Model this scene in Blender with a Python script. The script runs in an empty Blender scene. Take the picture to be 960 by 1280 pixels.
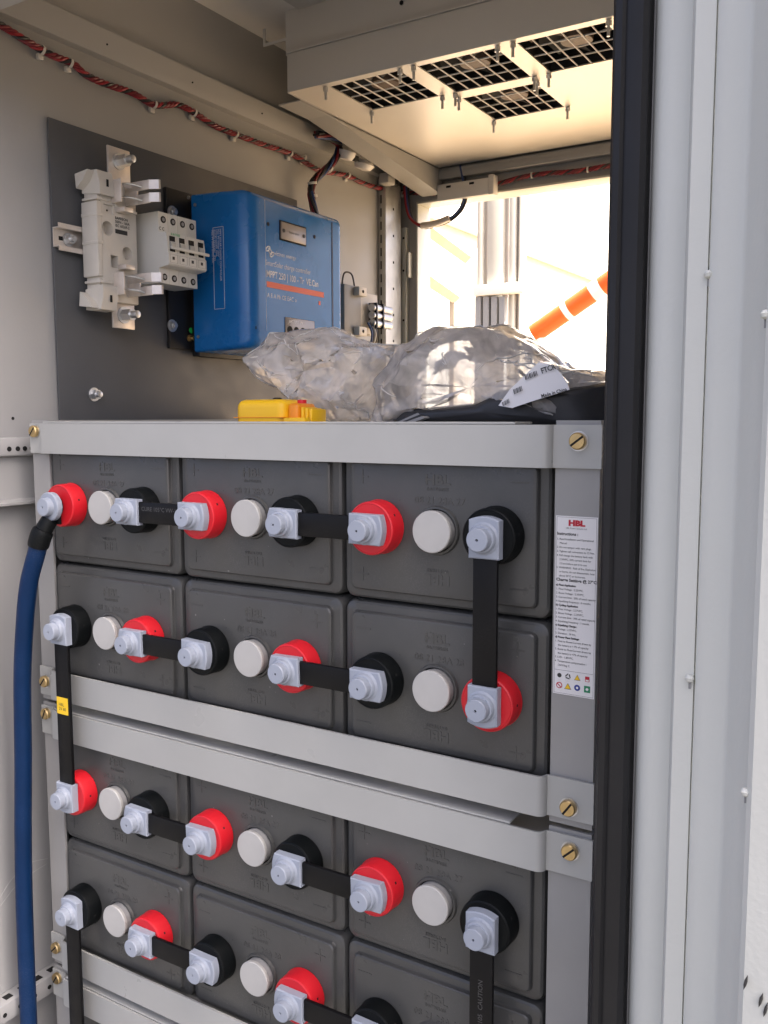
import bpy, bmesh, math, random
from mathutils import Vector, Matrix, noise
random.seed(7)
R = math.radians
scene = bpy.context.scene
col = scene.collection

# ------------------------------------------------------------------ camera
YAW, PIT, ROL = 0.5500, 0.1044, -0.0020
CAM = Vector((0.8993, -0.7026, 0.1713))
fw = Vector((-math.sin(YAW)*math.cos(PIT), math.cos(YAW)*math.cos(PIT), -math.sin(PIT)))
r0 = Vector((math.cos(YAW), math.sin(YAW), 0)); u0 = r0.cross(fw)
rv = r0*math.cos(ROL) + u0*math.sin(ROL); uv = -r0*math.sin(ROL) + u0*math.cos(ROL)
cd = bpy.data.cameras.new('camera'); cam = bpy.data.objects.new('camera', cd); col.objects.link(cam)
cam.matrix_world = Matrix(((rv.x, uv.x, -fw.x, CAM.x), (rv.y, uv.y, -fw.y, CAM.y), (rv.z, uv.z, -fw.z, CAM.z), (0, 0, 0, 1)))
cd.sensor_fit = 'VERTICAL'; cd.sensor_height = 24.0; cd.lens = 1130.33/1280*24
cd.clip_start = 0.01; cd.clip_end = 2000
scene.camera = cam

# ------------------------------------------------------------------ light
w = bpy.data.worlds.new('World'); scene.world = w; w.use_nodes = True
nt = w.node_tree; nt.nodes.clear()
sky = nt.nodes.new('ShaderNodeTexSky'); sky.sky_type = 'NISHITA'; sky.sun_disc = False
SUN_EL, SUN_AZ = 54, 87        # azimuth clockwise from +Y
sky.sun_elevation = R(SUN_EL); sky.sun_rotation = R(SUN_AZ)
sky.air_density = 0.19; sky.dust_density = 5.0; sky.ozone_density = 0.0
bg = nt.nodes.new('ShaderNodeBackground'); bg.inputs[1].default_value = 0.13
out = nt.nodes.new('ShaderNodeOutputWorld')
nt.links.new(sky.outputs[0], bg.inputs[0]); nt.links.new(bg.outputs[0], out.inputs[0])
sd = bpy.data.lights.new('sun', 'SUN'); sd.energy = 4.5; sd.angle = R(0.6); sd.color = (1.0, 0.93, 0.83)
sun = bpy.data.objects.new('sun', sd); col.objects.link(sun)
el, az = R(SUN_EL), R(SUN_AZ)
sdir = Vector((math.sin(az)*math.cos(el), math.cos(az)*math.cos(el), math.sin(el)))
sun.rotation_euler = sdir.to_track_quat('Z', 'Y').to_euler(); sun.location = sdir*10
vs = scene.view_settings
vs.view_transform = 'Standard'; vs.look = 'None'; vs.gamma = 1.0; vs.use_curve_mapping = False
vs.exposure = 2.8
try:
    scene.cycles.max_bounces = 12; scene.cycles.transparent_max_bounces = 24; scene.cycles.diffuse_bounces = 6
    scene.cycles.caustics_reflective = False; scene.cycles.caustics_refractive = False
except Exception: pass

# ------------------------------------------------------------------ materials
MATS = {}
def mat(name, c, rough=0.5, metal=0.0, bump=0.0, bscale=300, var=0.06, vscale=9, rvar=0.08, spec=0.5, dust=0.0, dscale=900, emit=None, specks=0.0):
    m = bpy.data.materials.new(name); m.use_nodes = True; MATS[name] = m
    n = m.node_tree; L = n.links; b = n.nodes['Principled BSDF']
    b.inputs['Metallic'].default_value = metal; b.inputs['Specular IOR Level'].default_value = spec
    tc = n.nodes.new('ShaderNodeTexCoord')
    nz = n.nodes.new('ShaderNodeTexNoise'); nz.inputs['Scale'].default_value = vscale; nz.inputs['Detail'].default_value = 5; nz.inputs['Roughness'].default_value = 0.6
    L.new(tc.outputs['Object'], nz.inputs['Vector'])
    mp = n.nodes.new('ShaderNodeMapRange'); mp.inputs[1].default_value = 0.3; mp.inputs[2].default_value = 0.7
    mp.inputs[3].default_value = 1-var; mp.inputs[4].default_value = 1+var
    L.new(nz.outputs[0], mp.inputs[0])
    mul = n.nodes.new('ShaderNodeVectorMath'); mul.operation = 'SCALE'; mul.inputs[0].default_value = c[:3]
    L.new(mp.outputs[0], mul.inputs['Scale'])
    csock = mul.outputs[0]
    if dust > 0:
        d = n.nodes.new('ShaderNodeTexNoise'); d.inputs['Scale'].default_value = dscale; d.inputs['Detail'].default_value = 2
        L.new(tc.outputs['Object'], d.inputs['Vector'])
        d2 = n.nodes.new('ShaderNodeTexNoise'); d2.inputs['Scale'].default_value = 14; d2.inputs['Detail'].default_value = 4
        L.new(tc.outputs['Object'], d2.inputs['Vector'])
        mm = n.nodes.new('ShaderNodeMath'); mm.operation = 'MULTIPLY'; L.new(d.outputs[0], mm.inputs[0]); L.new(d2.outputs[0], mm.inputs[1])
        dr = n.nodes.new('ShaderNodeMapRange'); dr.inputs[1].default_value = 0.30; dr.inputs[2].default_value = 0.48; dr.inputs[3].default_value = 0; dr.inputs[4].default_value = dust
        L.new(mm.outputs[0], dr.inputs[0])
        mx = n.nodes.new('ShaderNodeMix'); mx.data_type = 'RGBA'; L.new(dr.outputs[0], mx.inputs['Factor'])
        L.new(csock, mx.inputs['A']); mx.inputs['B'].default_value = (0.42, 0.40, 0.37, 1); csock = mx.outputs['Result']
    if specks > 0:
        d = n.nodes.new('ShaderNodeTexNoise'); d.inputs['Scale'].default_value = 210; d.inputs['Detail'].default_value = 1; L.new(tc.outputs['Object'], d.inputs['Vector'])
        oi = n.nodes.new('ShaderNodeObjectInfo'); va = n.nodes.new('ShaderNodeVectorMath'); va.operation = 'SCALE'; L.new(oi.outputs['Location'], va.inputs[0]); va.inputs['Scale'].default_value = 3.7
        vb = n.nodes.new('ShaderNodeVectorMath'); vb.operation = 'ADD'; L.new(tc.outputs['Object'], vb.inputs[0]); L.new(va.outputs[0], vb.inputs[1]); L.new(vb.outputs[0], d.inputs['Vector']); L.new(vb.outputs[0], nz.inputs['Vector'])
        dr = n.nodes.new('ShaderNodeMapRange'); dr.inputs[1].default_value = 0.785; dr.inputs[2].default_value = 0.81; dr.inputs[4].default_value = specks; L.new(d.outputs[0], dr.inputs[0])
        mx = n.nodes.new('ShaderNodeMix'); mx.data_type = 'RGBA'; L.new(dr.outputs[0], mx.inputs['Factor']); L.new(csock, mx.inputs['A']); mx.inputs['B'].default_value = (0.35, 0.34, 0.33, 1); csock = mx.outputs['Result']
    L.new(csock, b.inputs['Base Color'])
    rr = n.nodes.new('ShaderNodeMapRange'); rr.inputs[1].default_value = 0.3; rr.inputs[2].default_value = 0.7
    rr.inputs[3].default_value = max(0.03, rough-rvar); rr.inputs[4].default_value = min(1, rough+rvar)
    nz2 = n.nodes.new('ShaderNodeTexNoise'); nz2.inputs['Scale'].default_value = vscale*3.1; nz2.inputs['Detail'].default_value = 4
    L.new(tc.outputs['Object'], nz2.inputs['Vector']); L.new(nz2.outputs[0], rr.inputs[0]); L.new(rr.outputs[0], b.inputs['Roughness'])
    if bump > 0:
        bn = n.nodes.new('ShaderNodeTexNoise'); bn.inputs['Scale'].default_value = bscale; bn.inputs['Detail'].default_value = 3
        L.new(tc.outputs['Object'], bn.inputs['Vector'])
        bp = n.nodes.new('ShaderNodeBump'); bp.inputs['Strength'].default_value = bump; bp.inputs['Distance'].default_value = 0.001
        L.new(bn.outputs[0], bp.inputs['Height']); L.new(bp.outputs[0], b.inputs['Normal'])
    if emit:
        b.inputs['Emission Color'].default_value = (*emit[0], 1); b.inputs['Emission Strength'].default_value = emit[1]
    return m

mat('cabinet_paint', (0.345, 0.345, 0.34), 0.42, bump=0.10, bscale=420, var=0.04, vscale=4)
mat('tray_paint', (0.55, 0.54, 0.52), 0.45, bump=0.08, bscale=420, var=0.03, vscale=4)
mat('cabinet_paint_brightened', (0.78, 0.77, 0.75), 0.45, bump=0.08, bscale=420, var=0.03, vscale=4)  # cabinet paint made lighter, standing in for light on the ceiling
mat('jamb_paint', (0.62, 0.63, 0.58), 0.45, bump=0.22, bscale=260, var=0.03, vscale=5)
mat('rack_paint', (0.31, 0.308, 0.298), 0.42, bump=0.06, bscale=500, var=0.05, vscale=7, dust=0.12)
mat('strap_paint', (0.425, 0.43, 0.408), 0.38, bump=0.07, bscale=420, var=0.06, vscale=6, dust=0.10, rvar=0.12)
mat('galvanised', (0.50, 0.50, 0.48), 0.38, metal=0.75, var=0.10, vscale=25, bump=0.05)
mat('tray_sheet', (0.78, 0.74, 0.68), 0.40, metal=0.55, var=0.02, vscale=3, rvar=0.004)
mat('plate_grey', (0.082, 0.085, 0.090), 0.45, bump=0.10, bscale=350, var=0.06)
mat('case_plastic', (0.061, 0.062, 0.060), 0.37, bump=0.09, bscale=520, var=0.14, vscale=9, dust=0.07, rvar=0.12, specks=0.55)
mat('red_plastic', (0.60, 0.010, 0.020), 0.40, bump=0.05, bscale=200, var=0.05, dust=0.03)
mat('black_plastic', (0.0035, 0.0045, 0.005), 0.45, bump=0.10, bscale=300, var=0.2, dust=0.02, spec=0.14)
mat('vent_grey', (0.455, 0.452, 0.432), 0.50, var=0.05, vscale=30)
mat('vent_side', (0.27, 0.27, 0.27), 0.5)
mat('cover_grey', (0.31, 0.345, 0.41), 0.42, var=0.04, bump=0.05)
mat('hole_black', (0.006, 0.006, 0.006), 0.9)
mat('sleeve_black', (0.0045, 0.0045, 0.005), 0.45, bump=0.08, bscale=180, var=0.2, vscale=20, dust=0.02, spec=0.2)
mat('sleeve_print', (0.07, 0.07, 0.07), 0.6)
mat('brass', (0.52, 0.38, 0.18), 0.35, metal=0.9, var=0.15, vscale=120)
mat('zinc', (0.58, 0.59, 0.60), 0.34, metal=0.9, var=0.05, vscale=20, rvar=0.03)
mat('tinned', (0.72, 0.66, 0.60), 0.36, metal=0.55, var=0.10, vscale=60)
mat('cream_plastic', (0.60, 0.57, 0.51), 0.45, bump=0.05, var=0.05, vscale=20)
mat('breaker_plastic', (0.62, 0.62, 0.58), 0.42, bump=0.04, var=0.03)
mat('breaker_lever', (0.45, 0.45, 0.42), 0.4)
mat('print_black', (0.03, 0.03, 0.03), 0.6)
mat('print_green', (0.05, 0.35, 0.12), 0.6)
mat('blue_paint', (0.010, 0.150, 0.44), 0.24, bump=0.06, bscale=600, var=0.05, vscale=5)
mat('blue_groove', (0.004, 0.035, 0.11), 0.5)
mat('print_white', (0.80, 0.80, 0.82), 0.3)
mat('print_orange', (0.85, 0.17, 0.08), 0.5)
mat('anodised_black', (0.010, 0.010, 0.011), 0.4)
mat('label_grey', (0.30, 0.27, 0.25), 0.35, metal=0.4)
mat('green_dot', (0.02, 0.45, 0.08), 0.5)
mat('label_white', (0.80, 0.79, 0.78), 0.45, var=0.02)
mat('label_red', (0.50, 0.01, 0.03), 0.5)
mat('label_yellow', (0.85, 0.55, 0.02), 0.5)
mat('label_green', (0.01, 0.22, 0.10), 0.5)
mat('label_blue', (0.02, 0.04, 0.25), 0.5)
mat('gasket_rubber', (0.011, 0.011, 0.012), 0.5, bump=0.15, bscale=160, var=0.2, spec=0.35)
mat('cable_blue', (0.002, 0.020, 0.072), 0.5, bump=0.10, bscale=60, var=0.15, vscale=14, dust=0.05, spec=0.2)
mat('wire_red', (0.16, 0.010, 0.018), 0.4, var=0.1)
mat('wire_bright_red', (0.28, 0.014, 0.022), 0.4, var=0.1)
mat('wire_black', (0.014, 0.013, 0.016), 0.45)
mat('wire_blue', (0.02, 0.05, 0.16), 0.45)
mat('tie_white', (0.62, 0.60, 0.56), 0.45)
mat('white_plastic', (0.70, 0.69, 0.67), 0.4)
mat('fan_black', (0.012, 0.012, 0.013), 0.5)
mat('copper', (0.16, 0.11, 0.08), 0.45, var=0.15, vscale=60)
mat('yellow_plastic', (0.85, 0.50, 0.01), 0.4, bump=0.05)
mat('orange_plastic', (0.80, 0.27, 0.01), 0.4)
mat('outside_white', (0.75, 0.74, 0.72), 0.6, var=0.04)
mat('facade_render', (0.50, 0.47, 0.43), 0.8, var=0.04)
mat('outside_beam', (0.42, 0.37, 0.30), 0.6)
mat('outside_steel', (0.42, 0.39, 0.33), 0.5)
mat('barrier_orange', (0.80, 0.10, 0.008), 0.45)
mat('paving_pale', (0.265, 0.195, 0.118), 0.85, bump=0.3, bscale=40, var=0.08)
mat('device_black', (0.020, 0.021, 0.024), 0.45, bump=0.3, bscale=60, var=0.2)
mat('ground_asphalt', (0.042, 0.041, 0.040), 0.9, bump=0.4, bscale=30, var=0.15, vscale=1.5)

def film(name, tint, base, spread):
    m = bpy.data.materials.new(name); m.use_nodes = True; MATS[name] = m
    n = m.node_tree; L = n.links; n.nodes.clear()
    o = n.nodes.new('ShaderNodeOutputMaterial'); tr = n.nodes.new('ShaderNodeBsdfTransparent'); tr.inputs[0].default_value = (0.97, 0.97, 0.97, 1)
    gl = n.nodes.new('ShaderNodeBsdfGlossy'); gl.inputs['Roughness'].default_value = 0.15; gl.inputs[0].default_value = (1, 1, 1, 1)
    tl = n.nodes.new('ShaderNodeBsdfTranslucent'); tl.inputs[0].default_value = (*tint, 1)
    df = n.nodes.new('ShaderNodeBsdfDiffuse'); df.inputs[0].default_value = (*tint, 1)
    hz = n.nodes.new('ShaderNodeMixShader'); hz.inputs[0].default_value = 0.5; L.new(tl.outputs[0], hz.inputs[1]); L.new(df.outputs[0], hz.inputs[2])
    tc = n.nodes.new('ShaderNodeTexCoord'); nz = n.nodes.new('ShaderNodeTexNoise'); nz.inputs['Scale'].default_value = 30; nz.inputs['Detail'].default_value = 5
    nz.inputs['Distortion'].default_value = 1.2
    L.new(tc.outputs['Object'], nz.inputs['Vector'])
    mr = n.nodes.new('ShaderNodeMapRange'); mr.inputs[1].default_value = 0.32; mr.inputs[2].default_value = 0.70; mr.inputs[3].default_value = base; mr.inputs[4].default_value = base+spread
    L.new(nz.outputs[0], mr.inputs[0])
    m1 = n.nodes.new('ShaderNodeMixShader'); L.new(mr.outputs[0], m1.inputs[0]); L.new(tr.outputs[0], m1.inputs[1]); L.new(hz.outputs[0], m1.inputs[2])
    lw = n.nodes.new('ShaderNodeLayerWeight'); lw.inputs[0].default_value = 0.27
    bn = n.nodes.new('ShaderNodeTexNoise'); bn.inputs['Scale'].default_value = 60; bn.inputs['Detail'].default_value = 4; L.new(tc.outputs['Object'], bn.inputs['Vector'])
    bp = n.nodes.new('ShaderNodeBump'); bp.inputs['Strength'].default_value = 0.25; bp.inputs['Distance'].default_value = 0.002; L.new(bn.outputs[0], bp.inputs['Height'])
    L.new(bp.outputs[0], gl.inputs['Normal'])
    m2 = n.nodes.new('ShaderNodeMixShader'); L.new(lw.outputs['Fresnel'], m2.inputs[0]); L.new(m1.outputs[0], m2.inputs[1]); L.new(gl.outputs[0], m2.inputs[2])
    L.new(m2.outputs[0], o.inputs['Surface'])
film('bag_clear', (1.0, 0.97, 0.94), 0.26, 0.40)
film('bag_milky', (1.0, 0.96, 0.92), 0.38, 0.42)
film('bag_crease_glint', (1.0, 0.99, 0.97), 0.85, 0.1)  # near-opaque white film, painted highlights along the bag folds

# ------------------------------------------------------------------ mesh helpers
class MB:
    def __init__(s): s.bm = bmesh.new()
    def box(s, x0, x1, y0, y1, z0, z1, bev=0.0, seg=2):
        ret = bmesh.ops.create_cube(s.bm, size=1.0); vs_ = ret['verts']
        for v in vs_:
            v.co = Vector(((x0+x1)/2 + v.co.x*(x1-x0), (y0+y1)/2 + v.co.y*(y1-y0), (z0+z1)/2 + v.co.z*(z1-z0)))
        if bev > 0:
            es = list({e for v in vs_ for e in v.link_edges})
            bmesh.ops.bevel(s.bm, geom=es, offset=bev, segments=seg, profile=0.5, affect='EDGES')
        return s
    def rod(s, p0, p1, r, seg=24, r2=None, bev=0.0):
        p0, p1 = Vector(p0), Vector(p1); d = p1-p0; L = d.length
        if bev > 0:
            prof = [(0, 0), (r-bev*0, 0)]
            rings = [(r, 0), (r, L-bev), (r-bev*0.3, L-bev*0.3), (r-bev, L)]
        else:
            rings = [(r, 0), (r if r2 is None else r2, L)]
        q = d.to_track_quat('Z', 'Y'); vsr = []
        for rr, h in rings:
            vsr.append([s.bm.verts.new(p0 + q @ Vector((rr*math.cos(2*math.pi*k/seg), rr*math.sin(2*math.pi*k/seg), h))) for k in range(seg)])
        for a, b in zip(vsr, vsr[1:]):
            for k in range(seg): s.bm.faces.new((a[k], a[(k+1) % seg], b[(k+1) % seg], b[k]))
        s.bm.faces.new(vsr[0][::-1]); s.bm.faces.new(vsr[-1])
        return s
    def lathe(s, prof, origin, axis, seg=40):
        """prof: list of (radius, height along axis)"""
        q = Vector(axis).to_track_quat('Z', 'Y'); o = Vector(origin); rings = []
        for rr, h in prof:
            if rr < 1e-6: rings.append([s.bm.verts.new(o + q @ Vector((0, 0, h)))])
            else: rings.append([s.bm.verts.new(o + q @ Vector((rr*math.cos(2*math.pi*k/seg), rr*math.sin(2*math.pi*k/seg), h))) for k in range(seg)])
        for a, b in zip(rings, rings[1:]):
            for k in range(seg):
                k2 = (k+1) % seg
                if len(a) == 1 and len(b) == 1: continue
                if len(a) == 1: s.bm.faces.new((a[0], b[k2], b[k]))
                elif len(b) == 1: s.bm.faces.new((a[k], a[k2], b[0]))
                else: s.bm.faces.new((a[k], a[k2], b[k2], b[k]))
        return s
    def tube(s, pts, r, seg=10, twist=None, cap=True):
        pts = [Vector(p) for p in pts]; rings = []; prev = None
        for i, p in enumerate(pts):
            t = (pts[min(i+1, len(pts)-1)] - pts[max(i-1, 0)]).normalized()
            if prev is None:
                a = Vector((0, 0, 1)) if abs(t.z) < 0.9 else Vector((1, 0, 0)); nrm = t.cross(a).normalized()
            else:
                nrm = (prev - t*prev.dot(t)).normalized()
            prev = nrm; b = t.cross(nrm); rr = r[i] if isinstance(r, (list, tuple)) else r
            rings.append([s.bm.verts.new(p + nrm*rr*math.cos(2*math.pi*k/seg) + b*rr*math.sin(2*math.pi*k/seg)) for k in range(seg)])
        for a, b in zip(rings, rings[1:]):
            for k in range(seg): s.bm.faces.new((a[k], a[(k+1) % seg], b[(k+1) % seg], b[k]))
        if cap:
            s.bm.faces.new(rings[0][::-1]); s.bm.faces.new(rings[-1])
        return s
    def prism(s, poly, fn0, fn1):
        """poly of (a,b); fn0/fn1 map (a,b) -> 3D at both ends"""
        A = [s.bm.verts.new(Vector(fn0(a, b))) for a, b in poly]; B = [s.bm.verts.new(Vector(fn1(a, b))) for a, b in poly]
        n = len(poly)
        for k in range(n): s.bm.faces.new((A[k], A[(k+1) % n], B[(k+1) % n], B[k]))
        s.bm.faces.new(A[::-1]); s.bm.faces.new(B); return s
    def ribbon(s, path, t, z0, z1):
        """sheet of thickness t following an XY path, vertical from z0 to z1"""
        P = [Vector((a, b, 0)) for a, b in path]; off = []
        for i, p in enumerate(P):
            d = (P[min(i+1, len(P)-1)] - P[max(i-1, 0)]).normalized(); off.append(p + Vector((-d.y, d.x, 0))*t)
        poly = [(p.x, p.y) for p in P] + [(p.x, p.y) for p in reversed(off)]
        n = len(path)
        A = [s.bm.verts.new((a, b, z0)) for a, b in poly]; B = [s.bm.verts.new((a, b, z1)) for a, b in poly]; N = len(poly)
        for k in range(N): s.bm.faces.new((A[k], A[(k+1) % N], B[(k+1) % N], B[k]))
        for i in range(n-1):
            j = N-1-i
            s.bm.faces.new((A[i], A[j], A[j-1], A[i+1])); s.bm.faces.new((B[i], B[i+1], B[j-1], B[j]))
        return s
    def quad(s, *pts):
        s.bm.faces.new([s.bm.verts.new(Vector(p)) for p in pts]); return s
    def mesh(s, name, smooth=35):
        bmesh.ops.recalc_face_normals(s.bm, faces=s.bm.faces)
        me = bpy.data.meshes.new(name); s.bm.to_mesh(me); s.bm.free()
        if smooth:
            for p in me.polygons: p.use_smooth = True
            me.set_sharp_from_angle(angle=R(smooth))
        return me

def link(name, me, m, parent=None, loc=None):
    if isinstance(me, MB): me = me.mesh(name)
    if m and not me.materials: me.materials.append(MATS[m])
    o = bpy.data.objects.new(name, me); col.objects.link(o)
    if loc is not None: o.location = loc
    if parent is not None:
        o.parent = parent
        p = parent; t = Vector((0, 0, 0))
        if not parent.get('local') and parent.parent is None:
            o.matrix_parent_inverse = Matrix.Translation(-parent.location)
    return o
def tag(o, label, cat, group=None):
    o['label'] = label; o['category'] = cat
    if group: o['group'] = group
    return o
def thing(name, label, cat, loc=(0, 0, 0), group=None):
    o = bpy.data.objects.new(name, None); col.objects.link(o); o.location = loc; o.empty_display_size = 0.02
    return tag(o, label, cat, group)
def copy_tree(o, parent=None):
    c = o.copy(); col.objects.link(c); c.parent = parent
    for ch in o.children: copy_tree(ch, c)
    return c

def onY(px, py, Y):
    d = fw + rv*((px-480)/1130.33) - uv*((py-640)/1130.33); return CAM + d*((Y-CAM.y)/d.y)
def onX(px, py, X):
    d = fw + rv*((px-480)/1130.33) - uv*((py-640)/1130.33); return CAM + d*((X-CAM.x)/d.x)
def onZ(px, py, Z):
    d = fw + rv*((px-480)/1130.33) - uv*((py-640)/1130.33); return CAM + d*((Z-CAM.z)/d.z)

FRONT = Matrix(((1, 0, 0), (0, 0, -1), (0, 1, 0))).to_4x4()      # text faces -Y
SIDE = Matrix(((0, 0, 1), (1, 0, 0), (0, 1, 0))).to_4x4()        # text faces +X
LEFT = Matrix(((1, 0, 0), (0, 0, -1), (0, 1, 0))).to_4x4()
def text_mesh(body, size, at, basis, ext=0.0, bold=0.0, align='LEFT', line=1.0, rot=0.0, sx=1.0, res=2):
    c = bpy.data.curves.new('t', 'FONT'); c.body = body; c.size = size; c.extrude = ext; c.offset = bold
    c.align_x = align; c.align_y = 'CENTER' if '\n' not in body else 'TOP'; c.space_line = line; c.resolution_u = res
    o = bpy.data.objects.new('t', c)
    me = bpy.data.meshes.new_from_object(o); bpy.data.objects.remove(o); bpy.data.curves.remove(c)
    me.materials.clear()
    me.transform(Matrix.Translation(Vector(at)) @ basis @ Matrix.Rotation(rot, 4, 'Z') @ Matrix.Diagonal((sx, 1, 1, 1)))
    return me
def join_meshes(name, mes):
    bm = bmesh.new()
    for m in mes: bm.from_mesh(m); bpy.data.meshes.remove(m)
    me = bpy.data.meshes.new(name); bm.to_mesh(me); bm.free(); return me

# ================================================================== SETTING
XW = -0.075          # inner face of the left wall
g = link('ground', MB().quad((-150, -150, -1.25), (150, -150, -1.25), (150, 150, -1.25), (-150, 150, -1.25)), 'ground_asphalt'); g['kind'] = 'structure'

g = link('paving', MB().box(-60, 60, 1.05, 140, -1.24, -1.21), 'paving_pale'); g['kind'] = 'structure'

# ================================================================== CABINET
cab = thing('equipment_cabinet', 'light grey steel equipment cabinet standing open around the batteries', 'cabinet', (0.32, 0.45, -1.2))
ZC = 0.785
link('side_wall', MB().box(XW-0.03, XW, -0.10, 0.98, -1.2, ZC+0.02), 'cabinet_paint', cab)
link('side_wall', MB().box(0.722, 0.75, -0.09, 0.98, -1.2, ZC+0.02), 'cabinet_paint', cab)
link('ceiling', MB().box(XW, 0.722, -0.10, 0.98, ZC, ZC+0.04), 'cabinet_paint_brightened', cab)
link('cabinet_floor', MB().box(XW, 0.722, -0.09, 0.98, -1.2, -1.15), 'cabinet_paint', cab)
link('front_header', MB().box(XW, 0.722, -0.105, -0.075, 0.588, ZC), 'cabinet_paint', cab)  # out of view; lower edge brought down to shade the upper interior
# roof rail along the top of the left wall
rail = MB().prism([(XW, 0.643), (XW+0.010, 0.6445), (XW+0.0165, 0.672), (XW+0.0165, 0.6765), (XW+0.012, 0.679), (XW, 0.679)], lambda a, b: (a, -0.06, b), lambda a, b: (a, 0.945, b))
roof_rail = link('roof_rail', rail, 'cabinet_paint', cab)
for y in (0.17, 0.33, 0.49):
    link('rail_hole', MB().rod((XW+0.0110, y, 0.6600), (XW+0.0145, y, 0.6592), 0.0012, 10), 'hole_black', roof_rail)
# rear frame with the opening
rf = link('rear_frame', MB().box(XW, -0.030, 0.945, 0.975, -1.2, ZC), 'cabinet_paint', cab)
link('opening_lip', MB().box(-0.030, -0.026, 0.940, 0.992, -1.15, 0.600, 0.001), 'jamb_paint', rf)
link('opening_lip', MB().box(-0.030, 0.69, 0.940, 0.992, 0.600, 0.604, 0.001), 'jamb_paint', rf)
link('header', MB().box(-0.030, 0.722, 0.945, 0.975, 0.604, ZC), 'cabinet_paint', cab)
link('header_lip', MB().box(-0.030, 0.722, 0.925, 0.9445, 0.637, 0.657, 0.002), 'cabinet_paint', cab)
link('rear_post', MB().box(0.685, 0.722, 0.945, 0.975, -1.2, 0.604), 'cabinet_paint', cab)
link('rear_lower_panel', MB().box(-0.030, 0.685, 0.950, 0.970, -1.2, -0.20), 'cabinet_paint', cab)
# perforated upright in the rear corner
up = link('corner_upright', MB().box(XW+0.001, -0.057, 0.866, 0.868, -1.1, 0.640).box(-0.059, -0.057, 0.868, 0.925, -1.1, 0.640), 'galvanised', cab)
for k in range(20):
    z = 0.60 - k*0.0255
    link('slot', MB().box(-0.0690, -0.0665, 0.8652, 0.8662, z-0.008, z+0.008), 'hole_black', up)
for k in range(9):
    z = 0.585 - k*0.052
    link('slot', MB().box(-0.0573, -0.0568, 0.893, 0.898, z-0.0025, z+0.0025), 'hole_black', up)
st = link('hinge_side_strip', MB().box(-0.062, -0.050, 0.934, 0.9448, -0.4, 0.556, 0.001), 'jamb_paint', cab)
for z in (0.535, 0.470, 0.370): link('hole', MB().rod((-0.056, 0.9342, z), (-0.056, 0.9335, z), 0.0024, 10), 'hole_black', st)
link('latch', MB().box(-0.044, -0.040, 0.928, 0.9448, 0.455, 0.505, 0.001), 'jamb_paint', cab)
# ledge rails on the left wall
lr = link('wall_rail', MB().box(XW, XW+0.016, -0.098, 0.84, 0.125, 0.148, 0.003), 'cabinet_paint', cab)
for k, y in enumerate((-0.055, -0.035, -0.006, 0.006, 0.016, 0.026, 0.034)):
    w_ = 0.0035 if k in (2,) else 0.0018
    link('hole', MB().rod((XW+0.0155, y, 0.134), (XW+0.0168, y, 0.134), 0.003, 12), 'hole_black', lr)
link('wall_ledge', MB().prism([(XW, 0.125), (XW+0.006, 0.125), (XW+0.008, 0.072), (XW+0.020, 0.069), (XW+0.020, 0.066), (XW, 0.066)], lambda a, b: (a, -0.098, b), lambda a, b: (a, 0.84, b)), 'cabinet_paint', cab)
for zz in (-0.552, -0.655):
    pr = link('perforated_rail', MB().box(XW, XW+0.024, -0.098, 0.84, zz-0.024, zz, 0.002), 'cabinet_paint', cab)
    for k in range(9):
        y = -0.085 + k*0.022
        link('slot', MB().box(XW+0.008, XW+0.017, y-0.005, y+0.005, zz-0.001, zz+0.0006), 'hole_black', pr)
        link('hole', MB().rod((XW+0.0235, y+0.009, zz-0.013), (XW+0.0247, y+0.009, zz-0.013), 0.0028, 12), 'hole_black', pr)
# scratches on the wall
def wall_path(pts, X): return [onX(a, b, X) for a, b in pts]
def smooth_path(pts, n=8):
    pts = [Vector(p) for p in pts]; o = []
    for i in range(len(pts)-1):
        p0, p1, p2, p3 = pts[max(i-1, 0)], pts[i], pts[i+1], pts[min(i+2, len(pts)-1)]
        for k in range(n):
            t = k/n; o.append(0.5*((2*p1) + (p2-p0)*t + (2*p0-5*p1+4*p2-p3)*t*t + (3*p1-p0-3*p2+p3)*t**3))
    o.append(pts[-1]); return o
for q in ([(0, 1122), (14, 1100), (34, 1080), (60, 1073)], [(0, 1133), (22, 1105), (42, 1090), (58, 1080)]):
    link('scratch', MB().tube(smooth_path(wall_path(q, XW+0.0001)), 0.00035, 5), 'vent_grey', cab)
for q in ([(22, 548), (22.3, 549)], [(16, 523), (16.3, 524)]):
    p = onX(*q[0], XW); link('rivet_hole', MB().rod(p-Vector((0.001, 0, 0)), p+Vector((0.0005, 0, 0)), 0.002, 10), 'hole_black', cab)

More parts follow.
